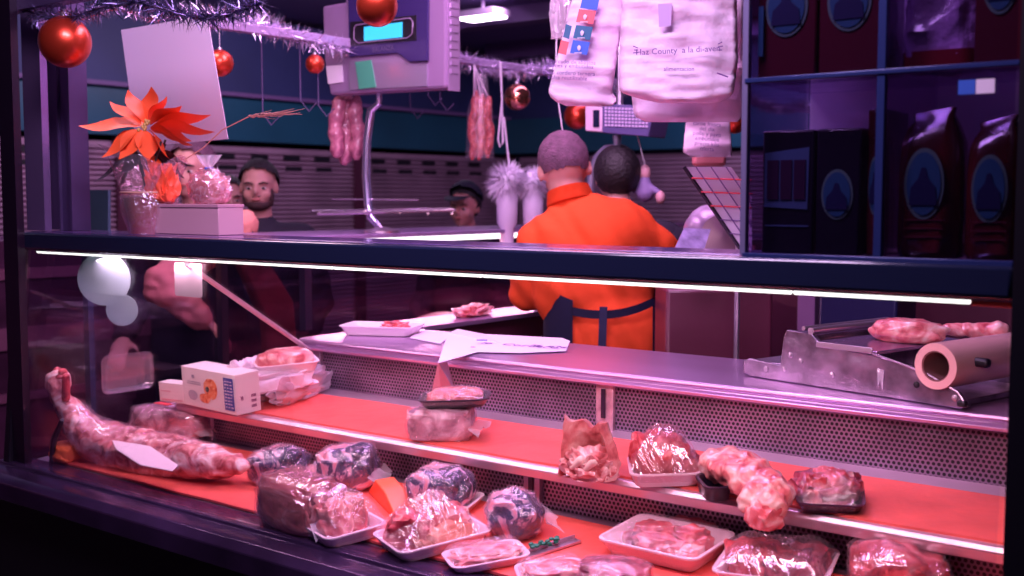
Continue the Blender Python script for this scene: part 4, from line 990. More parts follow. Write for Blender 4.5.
# trousers
m = NB(); cap(m, hp[-1], hp[1], .135, .135)
for s in (-1, 1): cap(m, hp[s], kn[s], .105, .075); cap(m, kn[s], an[s], .073, .055)
obj('trousers', remesh(m, .014, 3), COATD, man, world=True)
for s in (-1, 1):
    m = NB(); cap(m, an[s] + Vector((0, 0, -.035)), an[s] + R0 @ Vector((0, .15, -.05)), .05, .038)
    for v in m.verts: v.co.z = max(v.co.z, .002)
    obj('shoe', remesh(m, .008, 2), BLACK, man, world=True)
# apron: skirt open at the back, tie across the back, hanging tie
m = NB(); cols = []
for i in range(33):
    a = PI * (-.30 + 1.60 * i / 32)       # from right side round the front to the left side (0 = +x, pi/2 = front)
    col_ = []
    for j in range(15):
        z = 1.285 - .70 * j / 14; f = 1 + .05 * j / 14
        edge = max(0, (abs(a - PI / 2) - PI * .5)) / (PI * .3)
        zz = z - (.05 * edge if j == 0 else 0)
        col_.append(m.verts.new(W(.035 + math.cos(a) * .208 * f, -.03 + math.sin(a) * .165 * f + .006 * math.sin(a * 9), zz)))
    cols.append(col_)
for i in range(32):
    for j in range(14): m.faces.new((cols[i][j], cols[i + 1][j], cols[i + 1][j + 1], cols[i][j + 1]))
bmesh.ops.solidify(m, geom=m.faces[:], thickness=.004)
ap = obj('apron', m, APRON, man, world=True)
def band(z0_, z1_, z2_, w):
    m = NB(); pr = None
    for i in range(25):
        u = i / 24; a = PI * (-.30 - .40 * u)
        z = z0_ + (z1_ - z0_) * u - z2_ * math.sin(u * PI)
        p_ = (.035 + math.cos(a) * .213, -.035 + math.sin(a) * .172)
        va = m.verts.new(W(p_[0], p_[1], z)); vb = m.verts.new(W(p_[0], p_[1], z - w))
        if pr: m.faces.new((pr[0], va, vb, pr[1]))
        pr = (va, vb)
    bmesh.ops.solidify(m, geom=m.faces[:], thickness=.005); return m
obj('waist_tie', band(1.245, 1.215, .02, .026), APRON, ap, world=True)
m = NB(); box(m, W(.0, -.215, 1.125), (.024, .006, .19), R0 @ Matrix.Rotation(.03, 3, 'Y')); obj('hanging_tie', m, APRON, ap, world=True)

# ---- customers across the side counter
def customer(base, yaw, hz, label, s=1.0, coat=COATD, beard=False, cap_=False, arm=None, hairm=HAIR, tilt=-.08, trim=None, longhair=False):
    base = Vector(base); R = Matrix.Rotation(yaw, 3, 'Z')
    def Q(x, y, z): return base + R @ Vector((x, y, z))
    t = thing('person', label, 'person', base)
    Rh = R @ Matrix.Rotation(tilt, 3, 'X'); hc = Q(0, .03, hz); k = hz / 1.60
    m = NB(); head(m, hc, Rh, s); cap(m, Q(0, 0, hz - .20), Q(0, .01, hz - .09), .056, .052)
    shz = hz - .23
    S_ = {x: Q(x * .18, 0, shz) for x in (-1, 1)}; E = {x: Q(x * .25, .03, shz - .28) for x in (-1, 1)}; Wr = {x: Q(x * .20, .22, shz - .42) for x in (-1, 1)}
    if arm: E[arm[0]], Wr[arm[0]] = Vector(arm[1]), Vector(arm[2])
    cap(m, S_[-1], S_[1], .055, .055); cap(m, Q(0, 0, shz - .08), Q(0, 0, 1.0 * k), .12, .12)
    for x in (-1, 1):
        cap(m, S_[x], E[x], .048, .04); cap(m, E[x], Wr[x], .038, .026); hand(m, Wr[x], Wr[x] - E[x], (0, 0, 1), 1, .6, x)
        cap(m, Q(x * .09, 0, .92 * k), Q(x * .1, .02, .5 * k), .085, .056); cap(m, Q(x * .1, .02, .5 * k), Q(x * .1, -.02, .08), .054, .036)
        cap(m, Q(x * .1, -.02, .05), Q(x * .1, .13, .04), .04, .03)
    obj('body', remesh(m, .010, 3), SKIN, t, world=True)
    face_bits(t, hc, Rh, s, beard)
    if cap_:
        hair_cap(t, hc, Rh, s, HAIR, 1.02, -.1, name='hair', long=.6)
        cp_ = hair_cap(t, hc + Rh @ Vector((0, 0, .018)), Rh, s, mat('cap_navy', (.01, .012, .03), .7), 1.13, .12, name='baseball_cap')
        m = NB(); pts = [];
        for i in range(13):
            a = PI * i / 12; pts.append(hc + Rh @ Vector((math.cos(a) * .07, .075 + math.sin(a) * .085, .062 - .016 * math.sin(a))) * 1)
        prism(m, pts, (0, 0, .005)); obj('cap_peak', m, mat('cap_navy', (.01, .012, .03)), cp_, world=True)
    else: hair_cap(t, hc, Rh, s, hairm, 1.12 if longhair else 1.07, -.1 if longhair else -.12, long=.7 if longhair else 0)
    m = NB(); ell(m, Q(0, 0, shz - .10), (.21, .14, .17), R); ell(m, Q(0, 0, shz - .33), (.20, .145, .28), R); ell(m, Q(0, 0, .92 * k), (.20, .15, .24), R)
    cap(m, S_[-1], S_[1], .075, .075); cap(m, Q(0, 0, shz), Q(0, 0, shz + .055), .085, .075)
    trunk = remesh(m, .013, 6); obj('coat', trunk, coat, t, world=True)
    for x in (-1, 1):
        m = NB(); cap(m, S_[x], E[x], .078, .065); cap(m, E[x], E[x].lerp(Wr[x], .88), .068, .050); m = remesh(m, .010, 5)
        for v in m.verts: v.co += v.normal * (.020 * noise.noise(v.co * 13) + .008 * noise.noise(v.co * 34))
        obj('sleeve', m, (arm[3] if arm and arm[0] == x else coat), t, world=True)
    m = NB()
    for x in (-1, 1): cap(m, Q(x * .09, 0, .92 * k), Q(x * .1, .02, .5 * k), .10, .072); cap(m, Q(x * .1, .02, .5 * k), Q(x * .1, -.02, .1), .07, .055)
    obj('trousers', remesh(m, .014, 3), COATD, t, world=True)
    for x in (-1, 1):
        m = NB(); cap(m, Q(x * .1, -.02, .05), Q(x * .1, .14, .042), .05, .04)
        for v in m.verts: v.co.z = max(v.co.z, .002)
        obj('shoe', m, BLACK, t, world=True)
    if trim:
        m = NB(); cap(m, Q(trim * .20, .05, shz + .02), Q(trim * .24, .02, shz - .06), .05, .05); obj('shoulder_patch', m, mat('patch_orange', (.8, .16, .04), .8), t, world=True)
    return t
def toward(b): return math.atan2(-b.y + .0, -b.x) - PI / 2
b1 = P(260, 198, X=-3.98); b1.z = 0
customer(b1, toward(b1) - .15, 1.60, 'bearded man with short black hair and dark jacket, watching from across the side counter', s=.98, beard=True, trim=1)
b2 = P(196, 198, X=-3.78); b2.z = 0
E2 = P(160, 285, X=-3.62); W2 = P(207, 322, X=-3.52)
customer(b2, toward(b2) - .5, 1.66, 'balding man half hidden behind the poinsettia, salmon sleeve reaching down', s=1.0, arm=(-1, E2, W2, PINKS), hairm=SHORTH, trim=None)
b3 = P(467, 198, X=-4.0); b3.z = 0
customer(b3, toward(b3) - .45, 1.50, 'person in a dark baseball cap at the far side of the counter', s=.98, cap_=True)
b4 = P(226, 198, X=-4.6); b4.z = 0
customer(b4, toward(b4) + .2, 1.545, 'dark-haired person standing between the two men, mostly hidden', s=.98, coat=BROWNS)
b5 = P(268, 198, X=-3.70); b5.z = 0
# long brown coat panel: a folded coat hung on the outer glass side
m = NB(); pts = [P(232, 262, X=-3.56), P(262, 262, X=-3.56), P(286, 300, X=-3.56), P(292, 368, X=-3.56), P(262, 368, X=-3.56), P(258, 320, X=-3.56)]
prism(m, pts, (.05, 0, 0)); bmesh.ops.subdivide_edges(m, edges=m.edges[:], cuts=3, use_grid_fill=True)
tag(obj('scarf', m, BROWNS, world=True, bevel=.015), 'long red-brown scarf hanging in front of the bearded man', 'scarf')
# dark-haired person behind the butcher
b6 = P(618, 198, d=4.2); b6.z = 0
customer(b6, VY + .1, 1.625, 'person with black hair standing beyond the man in orange, facing away', s=.93, coat=COATD, longhair=True)

# ================================================================== on top of the counter, left
LZ = BZ1 + .001
pt = thing('poinsettia', 'orange-red poinsettia wrapped in cellophane at the left end of the counter top', 'plant', P(150, 238, Y=1.74))
pt.location.z = LZ; WM[pt.name] = Matrix.Translation(pt.location)
o0 = pt.location.copy()
VX, VYv = RGT.copy(), Vector((-A_, B_, 0))
def Q(x, y, z): return o0 + VX * x + VYv * y + Vector((0, 0, z))
m = blob(.07, .06, .085, 77, .2, 3, fine=.15)
bmesh.ops.translate(m, verts=m.verts[:], vec=Q(.045, -.03, .08)); obj('orange_tissue', m, mat('tissue_orange', (.85, .10, .04), .5, bump=.6, bscale=30), pt, world=True)
m = NB(); lathe(m, [(0, 0), (.045, 0), (.062, .085), (.066, .09), (.060, .09), (.055, .08), (0, .078)], o0, 28); obj('flower_pot', m, mat('pot_red', (.45, .05, .04), .4), pt, world=True)
m = NB(); prof = [(.050, 0), (.066, .05), (.074, .09), (.066, .105), (.085, .15), (.098, .185)]
R_ = []
for r, z in prof:
    R_.append([m.verts.new(o0 + Vector((math.cos(a) * r * (1 + .12 * noise.noise((math.cos(a) * 4, math.sin(a) * 4, z * 20))), math.sin(a) * r * (1 + .12 * noise.noise((math.sin(a) * 4, 5, z * 20))), z + (.012 * math.sin(a * 5) if z > .17 else 0)))) for a in [2 * PI * k / 36 for k in range(36)]])
for i in range(len(R_) - 1):
    for k in range(36): m.faces.new((R_[i][k], R_[i][(k + 1) % 36], R_[i + 1][(k + 1) % 36], R_[i + 1][k]))
obj('cellophane', m, film_mat('cellophane', (1, .75, .8), .3, .08, 35, 1.0, .08), pt, world=True)
m = NB(); tube(m, [o0 + Vector((math.cos(a) * .069, math.sin(a) * .069, .103)) for a in [2 * PI * k / 24 for k in range(25)]], .002, 6); obj('ribbon', m, mat('ribbon_gold', (.7, .4, .3), .4), pt, world=True)
random.seed(11)
for k in range(7):
    m = NB(); a = random.uniform(0, 6.28); tube(m, [Q(0, 0, .08), Q(.02 * math.cos(a), .02 * math.sin(a), .17), Q(.045 * math.cos(a), .045 * math.sin(a), .23 + random.uniform(-.01, .01))], .003, 6); obj('stem', m, mat('stem_dark', (.05, .03, .03), .6), pt, world=True)
def leaf(base, tip, w, mt, name, bend=.02):
    m = NB(); base, tip = Vector(base), Vector(tip); d = tip - base; L = d.length; dn = d.normalized()
    s = dn.cross(Vector((0, 0, 1))); s = (s if s.length > .1 else VX).normalized(); n_ = s.cross(dn)
    # turn the blade so that it is seen broadly
    s = (s * .75 + Vector((0, 0, 1)) * .45 - VYv * .1); s = (s - dn * s.dot(dn)).normalized(); n_ = s.cross(dn)
    prev = None
    prof_ = [(0, .05), (.12, .35), (.3, .8), (.45, 1), (.6, .85), (.72, .62), (.85, .32), (1, .02)]
    for u, ww in prof_:
        c = base + d * u - Vector((0, 0, 1)) * bend * (u ** 2) + n_ * .006 * math.sin(u * 6)
        row = [m.verts.new(c + s * w * ww), m.verts.new(c - n_ * .006 * ww), m.verts.new(c - s * w * ww)]
        if prev:
            for i in range(2): m.faces.new((prev[i], prev[i + 1], row[i + 1], row[i]))
        prev = row
    return obj(name, m, mt, pt, world=True)
POIN = mat('poinsettia_red', (.95, .12, .03), .55, bump=.2, bscale=20, var=.15, sss=.1)
LEAFD = mat('dull_leaf', (.04, .025, .05), .5)
hub = (0, -.01, .265)
tips = [(-.165, -.02, .285), (-.13, .03, .30), (-.085, -.02, .345), (-.045, .0, .375), (.005, .02, .385), (.05, 0, .36), (.09, -.01, .335), (.155, .02, .315), (.175, -.02, .27), (.13, -.06, .235), (.07, -.04, .20), (.02, -.06, .195), (-.05, -.07, .20), (-.10, -.05, .205), (-.03, .06, .31), (.05, .07, .28), (.10, .04, .25)]
for i, tp in enumerate(tips):
    b = (tp[0] * .12, hub[1] + tp[1] * .2, .265 + (tp[2] - .265) * .1)
    leaf(Q(*b), Q(*tp), .033, POIN, 'bract', .015)
for i, tp in enumerate(((-.14, .0, .15), (-.10, .03, .12), (.11, .0, .19), (-.06, -.04, .17), (.04, -.05, .15), (.08, .04, .16), (.03, .05, .13))):
    leaf(Q(tp[0] * .2, 0, .20), Q(*tp), .024, LEAFD if i != 4 else POIN, 'leaf')
m = NB(); random.seed(2)
for k in range(8): ell(m, Q(random.uniform(-.014, .014), -.03, .268 + random.uniform(-.012, .012)), (.005, .005, .006), sub=1)
obj('flower_centre', m, mat('centre_yellow', (.6, .35, .08), .5), pt, world=True)
# dry wheat sprig
wq = P(200, 150, Y=1.74) - o0
m = NB(); a0, a1, a2, a3 = P(203, 148, Y=1.80), P(222, 130, Y=1.82), P(250, 116, Y=1.84), P(300, 113, Y=1.86)
tube(m, [Q(.03, .02, .15), a0, a1, a2], .0014, 6)
for k in range(22):
    u = k / 21; c = a2.lerp(a3, u * .65); e = c + (a3 - a2) * .45 + Vector((0, 0, random.uniform(-.012, .012)))
    tube(m, [c, e], [.0012, .0004], 5)
    if u < .9: ell(m, c + Vector((0, 0, random.uniform(-.003, .003))), (.006, .003, .003), sub=1)
obj('wheat_sprig', m, mat('dry_wheat', (.75, .35, .28), .7), pt, world=True)
m = NB(); leafq = [P(96, 143, Y=1.70), P(118, 150, Y=1.72), P(128, 160, Y=1.73), P(112, 156, Y=1.72)]; prism(m, leafq, (0, .001, 0)); obj('film_corner', m, BAG, pt, world=True, smooth=False)
# box and candy bag
a = P(168, 236, Y=1.80); b = P(244, 236, Y=1.80)
m = NB(); bx(m, a.x, b.x, 1.725, 1.80, LZ, LZ + .072); 
gb = thing('cardboard_box', 'plain mauve cardboard box beside the poinsettia', 'box', ((a.x + b.x) / 2, 1.76, LZ))
obj('carton', m, mat('box_mauve', (.62, .35, .42), .6), gb, world=True, bevel=.002)
m = NB(); bx(m, a.x - .001, b.x + .001, 1.723, 1.802, LZ + .066, LZ + .074); obj('lid', m, mat('lid_mauve', (.55, .28, .36), .6), gb, world=True, bevel=.001)
c = P(209, 206, Y=1.76); 
cb_ = thing('sweet_bag', 'tied cellophane bag of pale pink sweets sitting on the mauve box', 'bag', (c.x, 1.762, LZ + .075))
m = blob(.115, .07, .075, 95, .08, 3, .9); obj('sweets', m, ramp_mat('sweets_pink', [(.4, (.75, .3, .3)), (.5, (.9, .55, .5)), (.6, (.95, .8, .8))], 60), cb_)
m = blob(.125, .078, .083, 95, .12, 3, .9, fine=.08); obj('cellophane', m, film_mat('cellophane', (1, .75, .8)), cb_)
m = NB(); rings = []
for r, z in ((.018, .070), (.008, .085), (.022, .10), (.036, .118)):
    rings.append([m.verts.new((math.cos(a_) * r * (1 + .3 * math.sin(a_ * 5 + z * 40)), math.sin(a_) * r * .7 * (1 + .3 * math.cos(a_ * 4)), z)) for a_ in [2 * PI * k / 30 for k in range(30)]])
for i in range(3):
    for k in range(30): m.faces.new((rings[i][k], rings[i][(k + 1) % 30], rings[i + 1][(k + 1) % 30], rings[i + 1][k]))
obj('gathered_top', m, BAG, cb_)
m = NB(); tube(m, [(math.cos(a_) * .010, math.sin(a_) * .008, .085) for a_ in [2 * PI * k / 12 for k in range(13)]], .003, 6); obj('blue_tie', m, BLUE, cb_)
# teal board at far left
m = NB(); q = [P(60, 190, Y=2.1), P(108, 190, Y=2.1), P(108, 236, Y=2.1), P(60, 236, Y=2.1)]
prism(m, q, (0, .01, 0)); box(m, (q[2] + q[3]) / 2 + Vector((0, .03, -.02)), (.2, .08, .02)); box(m, ((q[2] + q[3]) / 2).x and Vector(((q[2] + q[3]).x / 2, q[2].y + .01, q[2].z / 2)), (.03, .02, q[2].z)); tag(obj('teal_board', m, mat('board_teal', (.05, .10, .16), .4), world=True, smooth=False), 'small dull teal board standing behind the poinsettia at far left', 'board')

# ================================================================== hanging things
def string(p, top, mt=None, parent=None, r=.0012, name='string'):
    m = NB(); tube(m, [p, Vector((p[0], p[1], top))], r, 5); return obj(name, m, mt or PAPER, parent, world=True)
RB = mat('bauble_red', (.75, .07, .03), .34, .8, coat=.3); GB = mat('bauble_rose', (.85, .35, .22), .12, .95)
def bauble(c, r, label, mt=RB, top=None):
    t = thing('christmas_bauble', label, 'bauble', c)
    m = NB(); ell(m, (0, 0, 0), (r, r, r), sub=4); obj('ball', m, mt, t)
    m = NB(); lathe(m, [(0, r * 1.14), (r * .16, r * 1.14), (r * .17, r * .97), (0, r * .97)], seg=14); obj('metal_cap', m, mat('cap_silver', (.7, .6, .7), .3, .9), t)
    m = NB(); tube(m, [(0, 0, r * 1.1), (0, 0, (top or (c.z + .2)) - c.z)], .0009, 5); obj('thread', m, PAPER, t)
    return t
bauble(P(65, 42, Y=1.62), .064, 'big glossy red bauble at the upper left corner', top=2.04)
bauble(P(377, 6, Y=1.62), .040, 'red bauble hanging in front of the scale display', top=2.036)
for (px, py, r, lb) in ((220, 63, .044, 'red bauble half hidden behind the hanging white sheet'), (315, 64, .034, 'small red bauble just left of the scale'),
                        (450, 82, .036, 'small red bauble at the right edge of the scale')):
    bauble(P(px, py, X=RX + .03), r, lb, top=RZ)
bauble(P(517, 97, X=RX + .03), .058, 'rosy mirrored bauble hanging right of the sausages', GB, RZ)
bauble(P(577, 116, X=RX + .03), .062, 'red bauble behind the printed carrier bag, left of the second scale', top=RZ)
bauble(P(735, 122, d=3.6), .036, 'red bauble showing between the white bags and the cabinet', top=3.0)
# tinsel
def tinsel(pts, rad, n, label, mt, seed=1, w=.0022):
    random.seed(seed); pts = [Vector(p) for p in pts]; m = NB(); seg = len(pts) - 1
    tube(m, pts, .003, 5)
    for k in range(n):
        u = random.random() * seg; i = min(int(u), seg - 1); c = pts[i].lerp(pts[i + 1], u - i)
        d = Vector((random.gauss(0, 1), random.gauss(0, 1), random.gauss(0, 1))).normalized() * rad * random.uniform(.5, 1)
        s = Vector((random.gauss(0, 1), random.gauss(0, 1), random.gauss(0, 1))).normalized() * w
        m.faces.new([m.verts.new(c - s), m.verts.new(c + s), m.verts.new(c + d)])
    return tag(obj('tinsel_garland', m, mt, world=True, smooth=False), label, 'garland')
TS = mat('tinsel_silver', (.85, .75, .95), .25, .8); TD = mat('tinsel_dark', (.14, .12, .25), .25, .8)
tinsel([(RX, 2.3 + k * .25, RZ + .02 + .03 * math.sin(k * 1.7)) for k in range(24)], .07, 9000, 'silver tinsel garland wound along the overhead rail', TS, 1, .0036)
tinsel([P(22 + k * 30, 10 + 9 * math.sin(k * 1.3), Y=1.62) for k in range(9)], .055, 1600, 'dark tinsel garland draped along the front frame at the upper left', TD, 2)
tinsel([P(60 + k * 12, 14 + 5 * math.sin(k), Y=1.64) for k in range(18)], .03, 900, 'thin pale tinsel strand over the dark garland above the bauble', TS, 3, .0012)
# hanging paper sheet
sh_ = thing('hanging_sheet', 'blank white paper sheet hung tilted above the poinsettia', 'paper', P(175, 80, Y=1.95))
q = [P(121, 30, Y=1.95), P(207, 15, Y=1.95), P(228, 139, Y=1.95), P(137, 147, Y=1.95)]
m = NB(); prism(m, q, (0, .0015, 0)); obj('sheet', m, mat('sheet_lilac', (.9, .76, .95), .7), sh_, world=True, smooth=False)
m = NB(); tube(m, [P(197, 17, Y=1.95), P(196, -30, Y=1.95)], .0012, 5); obj('string', m, PAPER, sh_, world=True)
# ---- hanging scale
D1 = 4.15
so = P(385, 50, d=D1); 
sc1 = thing('hanging_scale', 'boxy lilac shop scale with glowing cyan display on a curved steel arm', 'scale', so, 0)
YS = so.y
def sq(x, y, dy=0): return P(x, y, Y=YS + dy)
def panel(name, pts, mt, th, par=sc1, dy=0, bev=.003):
    m = NB(); prism(m, [sq(x, y, dy) for x, y in pts], (0, th, 0)); return obj(name, m, mt, par, world=True, bevel=bev, smooth=False)
panel('scale_body', [(322, 6), (345, 2), (345, -30), (446, -30), (446, 88), (330, 95), (324, 60)], mat('scale_lilac', (.32, .20, .36), .35, .1, coat=.3), .08, bev=.01)
panel('display_panel', [(347, -30), (428, -30), (427, 61), (409, 62), (397, 53), (349, 57)], mat('scale_navy', (.04, .025, .12), .25, coat=.4), .012, dy=-.013)
sn = panel('screen_surround', [(350, 22), (416, 15), (416, 40), (350, 46)], BLACK, .003, dy=-.016, bev=0)
panel('lcd_screen', [(364, 27), (402, 22), (402, 37), (364, 41)], mat('lcd_cyan', (.02, .3, .5), .3, emit=(.05, .55, .85), estr=1.1), .002, par=sn, dy=-.019, bev=0)
m = NB(); ln = [sq(x, y, -.021) for x, y in ((356, 25), (410, 18), (413, 22), (412, 34), (407, 38), (358, 43), (354, 39), (354, 28), (356, 25))]; tube(m, ln, .0016, 5); obj('screen_outline', m, LILAC, sn, world=True)
panel('silver_strip', [(349, 61), (397, 57), (409, 65), (427, 64), (427, 86), (349, 90)], mat('strip_silver', (.55, .45, .62), .25, .6), .004, dy=-.005, bev=0)
panel('green_reflector', [(355, 62), (371, 60), (376, 87), (359, 89)], mat('strip_green', (.08, .42, .24), .3), .003, dy=-.007, bev=0)
panel('sticker', [(326, 66), (342, 65), (343, 82), (328, 84)], PAPER, .002, dy=-.003, bev=0)
text('model_lettering', 'BALANZA', .024, mat('letter_grey', (.12, .09, .2), .5), sc1, basis(sq(383, 49, -.0145), (1, 0, .0), (0, 0, 1)))
m = NB(); xr = sq(446, 40).x
for k in range(11): bx(m, xr + .002, xr + .006, YS + .02, YS + .06, so.z - .10 + k * .028, so.z - .085 + k * .028)
bx(m, xr, xr + .003, YS + .01, YS + .07, so.z - .16, so.z + .2); obj('side_vents', m, LILAC, sc1, world=True, smooth=False)
m = NB(); p_ = sq(448, 68, .05); box(m, p_, (.02, .05, .09)); obj('side_socket', m, BLACK, sc1, world=True)
am = [sq(379, 93, .06), sq(379, 103, .06), sq(371, 110, .06), sq(367, 140, .06), sq(366, 175, .06), sq(368, 205, .06), sq(371, 218, .06), sq(379, 227, .06)]
m = NB(); tube(m, am, [.012, .012, .016, .016, .016, .016, .015, .012], 12); arm_ = obj('curved_arm', m, mat('arm_steel', (.62, .6, .85), .2, .9), sc1, world=True)
m = NB(); pb = sq(382, 228, .06); lathe(m, [(0, 0), (.07, 0), (.07, .008), (.02, .02), (0, .02)], (pb.x, pb.y, 1.421), 20); tube(m, [am[-1], (pb.x, pb.y, 1.43)], .012, 8); obj('arm_flange', m, STEEL, arm_, world=True)
m = NB()
tube(m, [sq(318, 214, -.1), sq(455, 210, -.1)], .006, 6); tube(m, [sq(312, 211, .15), sq(452, 209, .15)], .006, 6); tube(m, [sq(332, 199, .06), sq(418, 200, .06)], .003, 6)
for x in (320, 345, 370, 400, 428, 452): tube(m, [sq(x, 213, -.1), sq(x, 211, .15)], .005, 6)
tube(m, [sq(366, 212, -.1), sq(366, 211, .15)], .01, 6)
obj('weighing_rack', m, mat('rack_steel', (.7, .55, .7), .25, .8), sc1, world=True)
m = NB(); pt0 = sq(395, -30, .07); tube(m, [pt0, (pt0.x, pt0.y, 3.0)], .015, 8); obj('hanging_rod', m, STEEL, sc1, world=True)
# ---- cured sausages
SAUS = ramp_mat('chorizo', [(.35, (.22, .02, .03)), (.5, (.55, .07, .06)), (.62, (.8, .25, .2)), (.7, (.9, .5, .42))], 40, rough=.3)
SAUP = ramp_mat('dry_sausage', [(.35, (.25, .06, .12)), (.5, (.45, .13, .2)), (.65, (.6, .25, .32))], 18, rough=.5)
def sausage_bunch(label, items, d, top, mt, bagpts=None):
    c = P(items[0][0], items[0][1], d=d); t = thing('sausage_bunch', label, 'sausages', c); H0 = Vector((c.x, c.y, top))
    for i, (x0, y0, x1, y1, r) in enumerate(items):
        a_, b_ = P(x0, y0, d=d + .03 * (i % 2)), P(x1, y1, d=d + .03 * (i % 2)); m = NB()
        n = 12; pts = [a_.lerp(b_, k / n) + VX * .006 * math.sin(k * .8 + i) for k in range(n + 1)]
        tube(m, pts, [r * (.35 if k in (0, n) else .85 if k in (1, n - 1) else 1) * (1 + .12 * math.sin(k * 1.9 + i)) for k in range(n + 1)], 12)
        obj('sausage', m, mt, t, world=True)
    m = NB()
    for (x0, y0, *_r) in items: tube(m, [H0, P(x0, y0 + 1, d=d)], .002, 5)
    obj('string', m, PAPER, t, world=True)
    if bagpts:
        m = NB(); rings = []
        for (xl, xr_, y, dd) in bagpts:
            cc = P((xl + xr_) / 2, y, d=d); w = (P(xr_, y, d=d) - P(xl, y, d=d)).length / 2
            rings.append([m.verts.new(cc + VX * math.cos(a_) * w * (1 + .08 * noise.noise((math.cos(a_) * 5, y * .2, 1))) + VYv * math.sin(a_) * dd) for a_ in [2 * PI * k / 24 for k in range(24)]])
        for i in range(len(rings) - 1):
            for k in range(24): m.faces.new((rings[i][k], rings[i][(k + 1) % 24], rings[i + 1][(k + 1) % 24], rings[i + 1][k]))
        obj('plastic_sleeve', m, FILM, t, world=True)
    return t
sausage_bunch('bunch of dusty mauve dry sausages hanging below the scale', [(338, 96, 336, 158, .030), (347, 94, 345, 165, .032), (356, 96, 358, 160, .028), (342, 92, 350, 155, .026)], 4.4, 2.1, SAUP)
sausage_bunch('bagged red cured sausages hanging from the tinsel rail', [(474, 96, 472, 160, .018), (481, 94, 480, 160, .020), (488, 96, 489, 158, .019), (476, 90, 486, 150, .018)], 4.75, 2.1, SAUS,
              [(476, 486, 74, .012), (473, 488, 80, .02), (474, 489, 92, .03), (467, 493, 110, .055), (465, 494, 158, .055)])
# small dangling wire hooks
for k, x in enumerate((300, 318, 410, 428, 440, 262)):
    q = P(x, 60 + (k % 3) * 6, X=RX); m = NB()
    tube(m, [Vector((q.x, q.y, RZ)), q + Vector((0, 0, -.14)), q + Vector((.02, .02, -.18)), q + Vector((.04, .04, -.15))], .0025, 6)
    tag(obj('wire_hook', m, mat('hook_violet', (.10, .07, .16), .4, .5), world=True), 'thin wire hook dangling from the overhead rail around the scale', 'hook', 'wire hooks on the rail')
# cord loop with beads and the fluffy pair
cc = P(501, 70, d=4.8)
m = NB(); tube(m, [P(500, 62, d=4.8), P(502, 100, d=4.8), P(498, 140, d=4.8), P(500, 147, d=4.8), P(503, 143, d=4.8), P(502, 100, d=4.83), P(501, 62, d=4.8)], .004, 6); tag(obj('cord_loop', m, PAPER, world=True), 'long white cord loop hanging from the rail right of the bagged sausages', 'cord')
m = NB()
for k in range(26): u = k / 25; ell(m, P(504 + 5 * u, 118 + 45 * u, d=4.8), (.005, .005, .006), sub=1)
tag(obj('bead_chain', m, PAPER, world=True), 'short chain of white beads leading down to the fluffy ornaments', 'chain')
FLUF = mat('white_feather', (.85, .78, .9), .8)
for i, (x, y, r, lb) in enumerate(((507, 180, .075, 'fluffy white feather ornament on the left, with white tube body'), (533, 182, .065, 'fluffy white feather ornament on the right, nearest the man'))):
    c = P(x, y, d=4.78 + i * .05); r *= 1.3; t = thing('feather_ornament', lb, 'ornament', c); random.seed(i); m = NB()
    ell(m, (0, 0, 0), (r * .55,) * 3, sub=2)
    for k in range(650):
        d = Vector((random.gauss(0, 1), random.gauss(0, 1), random.gauss(0, .8))).normalized(); s = d.cross(Vector((random.random(), random.random(), 1))).normalized() * .005
        m.faces.new([m.verts.new(d * r * .4 - s), m.verts.new(d * r * .4 + s), m.verts.new(d * r * random.uniform(.85, 1.15) + Vector((0, 0, -.01)))])
    obj('feather_puff', m, FLUF, t, smooth=False)
    m = NB(); lathe(m, [(0, -.28), (.028, -.28), (.030, -.2), (.042, -.18), (.045, -.08), (.03, -.02), (0, 0)], seg=18); obj('tube_body', m, mat('tube_white', (.7, .6, .78), .4), t)
# long dark vertical frame beside feathers
# ---- carrier bags
BAGW = mat('carrier_white', (.86, .66, .84), .5, bump=1.0, bscale=14, sss=.0)
def carrier(label, px_poly, d, depth, mt=BAGW, seed=1, folds=True, top=2.6):
    """a hung bag: front outline, thin puffed body with creases"""
    xs = [p[0] for p in px_poly]; ysx = [p[1] for p in px_poly]
    c = P(sum(xs) / len(xs), min(ysx), d=d); t = thing('carrier_bag', label, 'bag', c)
    # outline given as left edge and right edge samples
    return t, c
def bag_body(t, rows, d, depth, seed, mt=BAGW, name='bag_body'):
    m = NB(); N = 20; front, back = [], []
    for j, (y, xl, xr_) in enumerate(rows):
        fr, bk_ = [], []
        for i in range(N + 1):
            u = i / N; x = xl + (xr_ - xl) * u; e = math.sin(u * PI) ** .5 if 0 < u < 1 else 0
            p0 = P(x, y, d=d)
            n1 = noise.noise((x * .035 + seed, y * .05, seed)) * .5 + noise.noise((x * .02 - y * .09, y * .02, seed + 3)) * .8 + .45 * noise.noise((x * .02 + y * .16, y * .01, seed + 6))
            bottom = 1 if j < len(rows) - 1 else .2
            fr.append(m.verts.new(p0 - VYv * (depth * e * .5 * bottom + n1 * .024 * (1 if e > 0 else 0))))
            bk_.append(m.verts.new(p0 + VYv * depth * e * .5 * bottom))
        front.append(fr); back.append(bk_)
    for G, s in ((front, 0), (back, 1)):
        for j in range(len(rows) - 1):
            for i in range(N):
                f = (G[j][i], G[j][i + 1], G[j + 1][i + 1], G[j + 1][i]); m.faces.new(f if s else f[::-1])
    for j in range(len(rows) - 1):
        for i in (0, N): m.faces.new((front[j][i], front[j + 1][i], back[j + 1][i], back[j][i]))
    for i in range(N): 
        m.faces.new((front[-1][i], front[-1][i + 1], back[-1][i + 1], back[-1][i])); m.faces.new((front[0][i], front[0][i + 1], back[0][i + 1], back[0][i]))
    bmesh.ops.remove_doubles(m, verts=m.verts[:], dist=.0001)
    return obj(name, m, mt, t, world=True, angle=180)
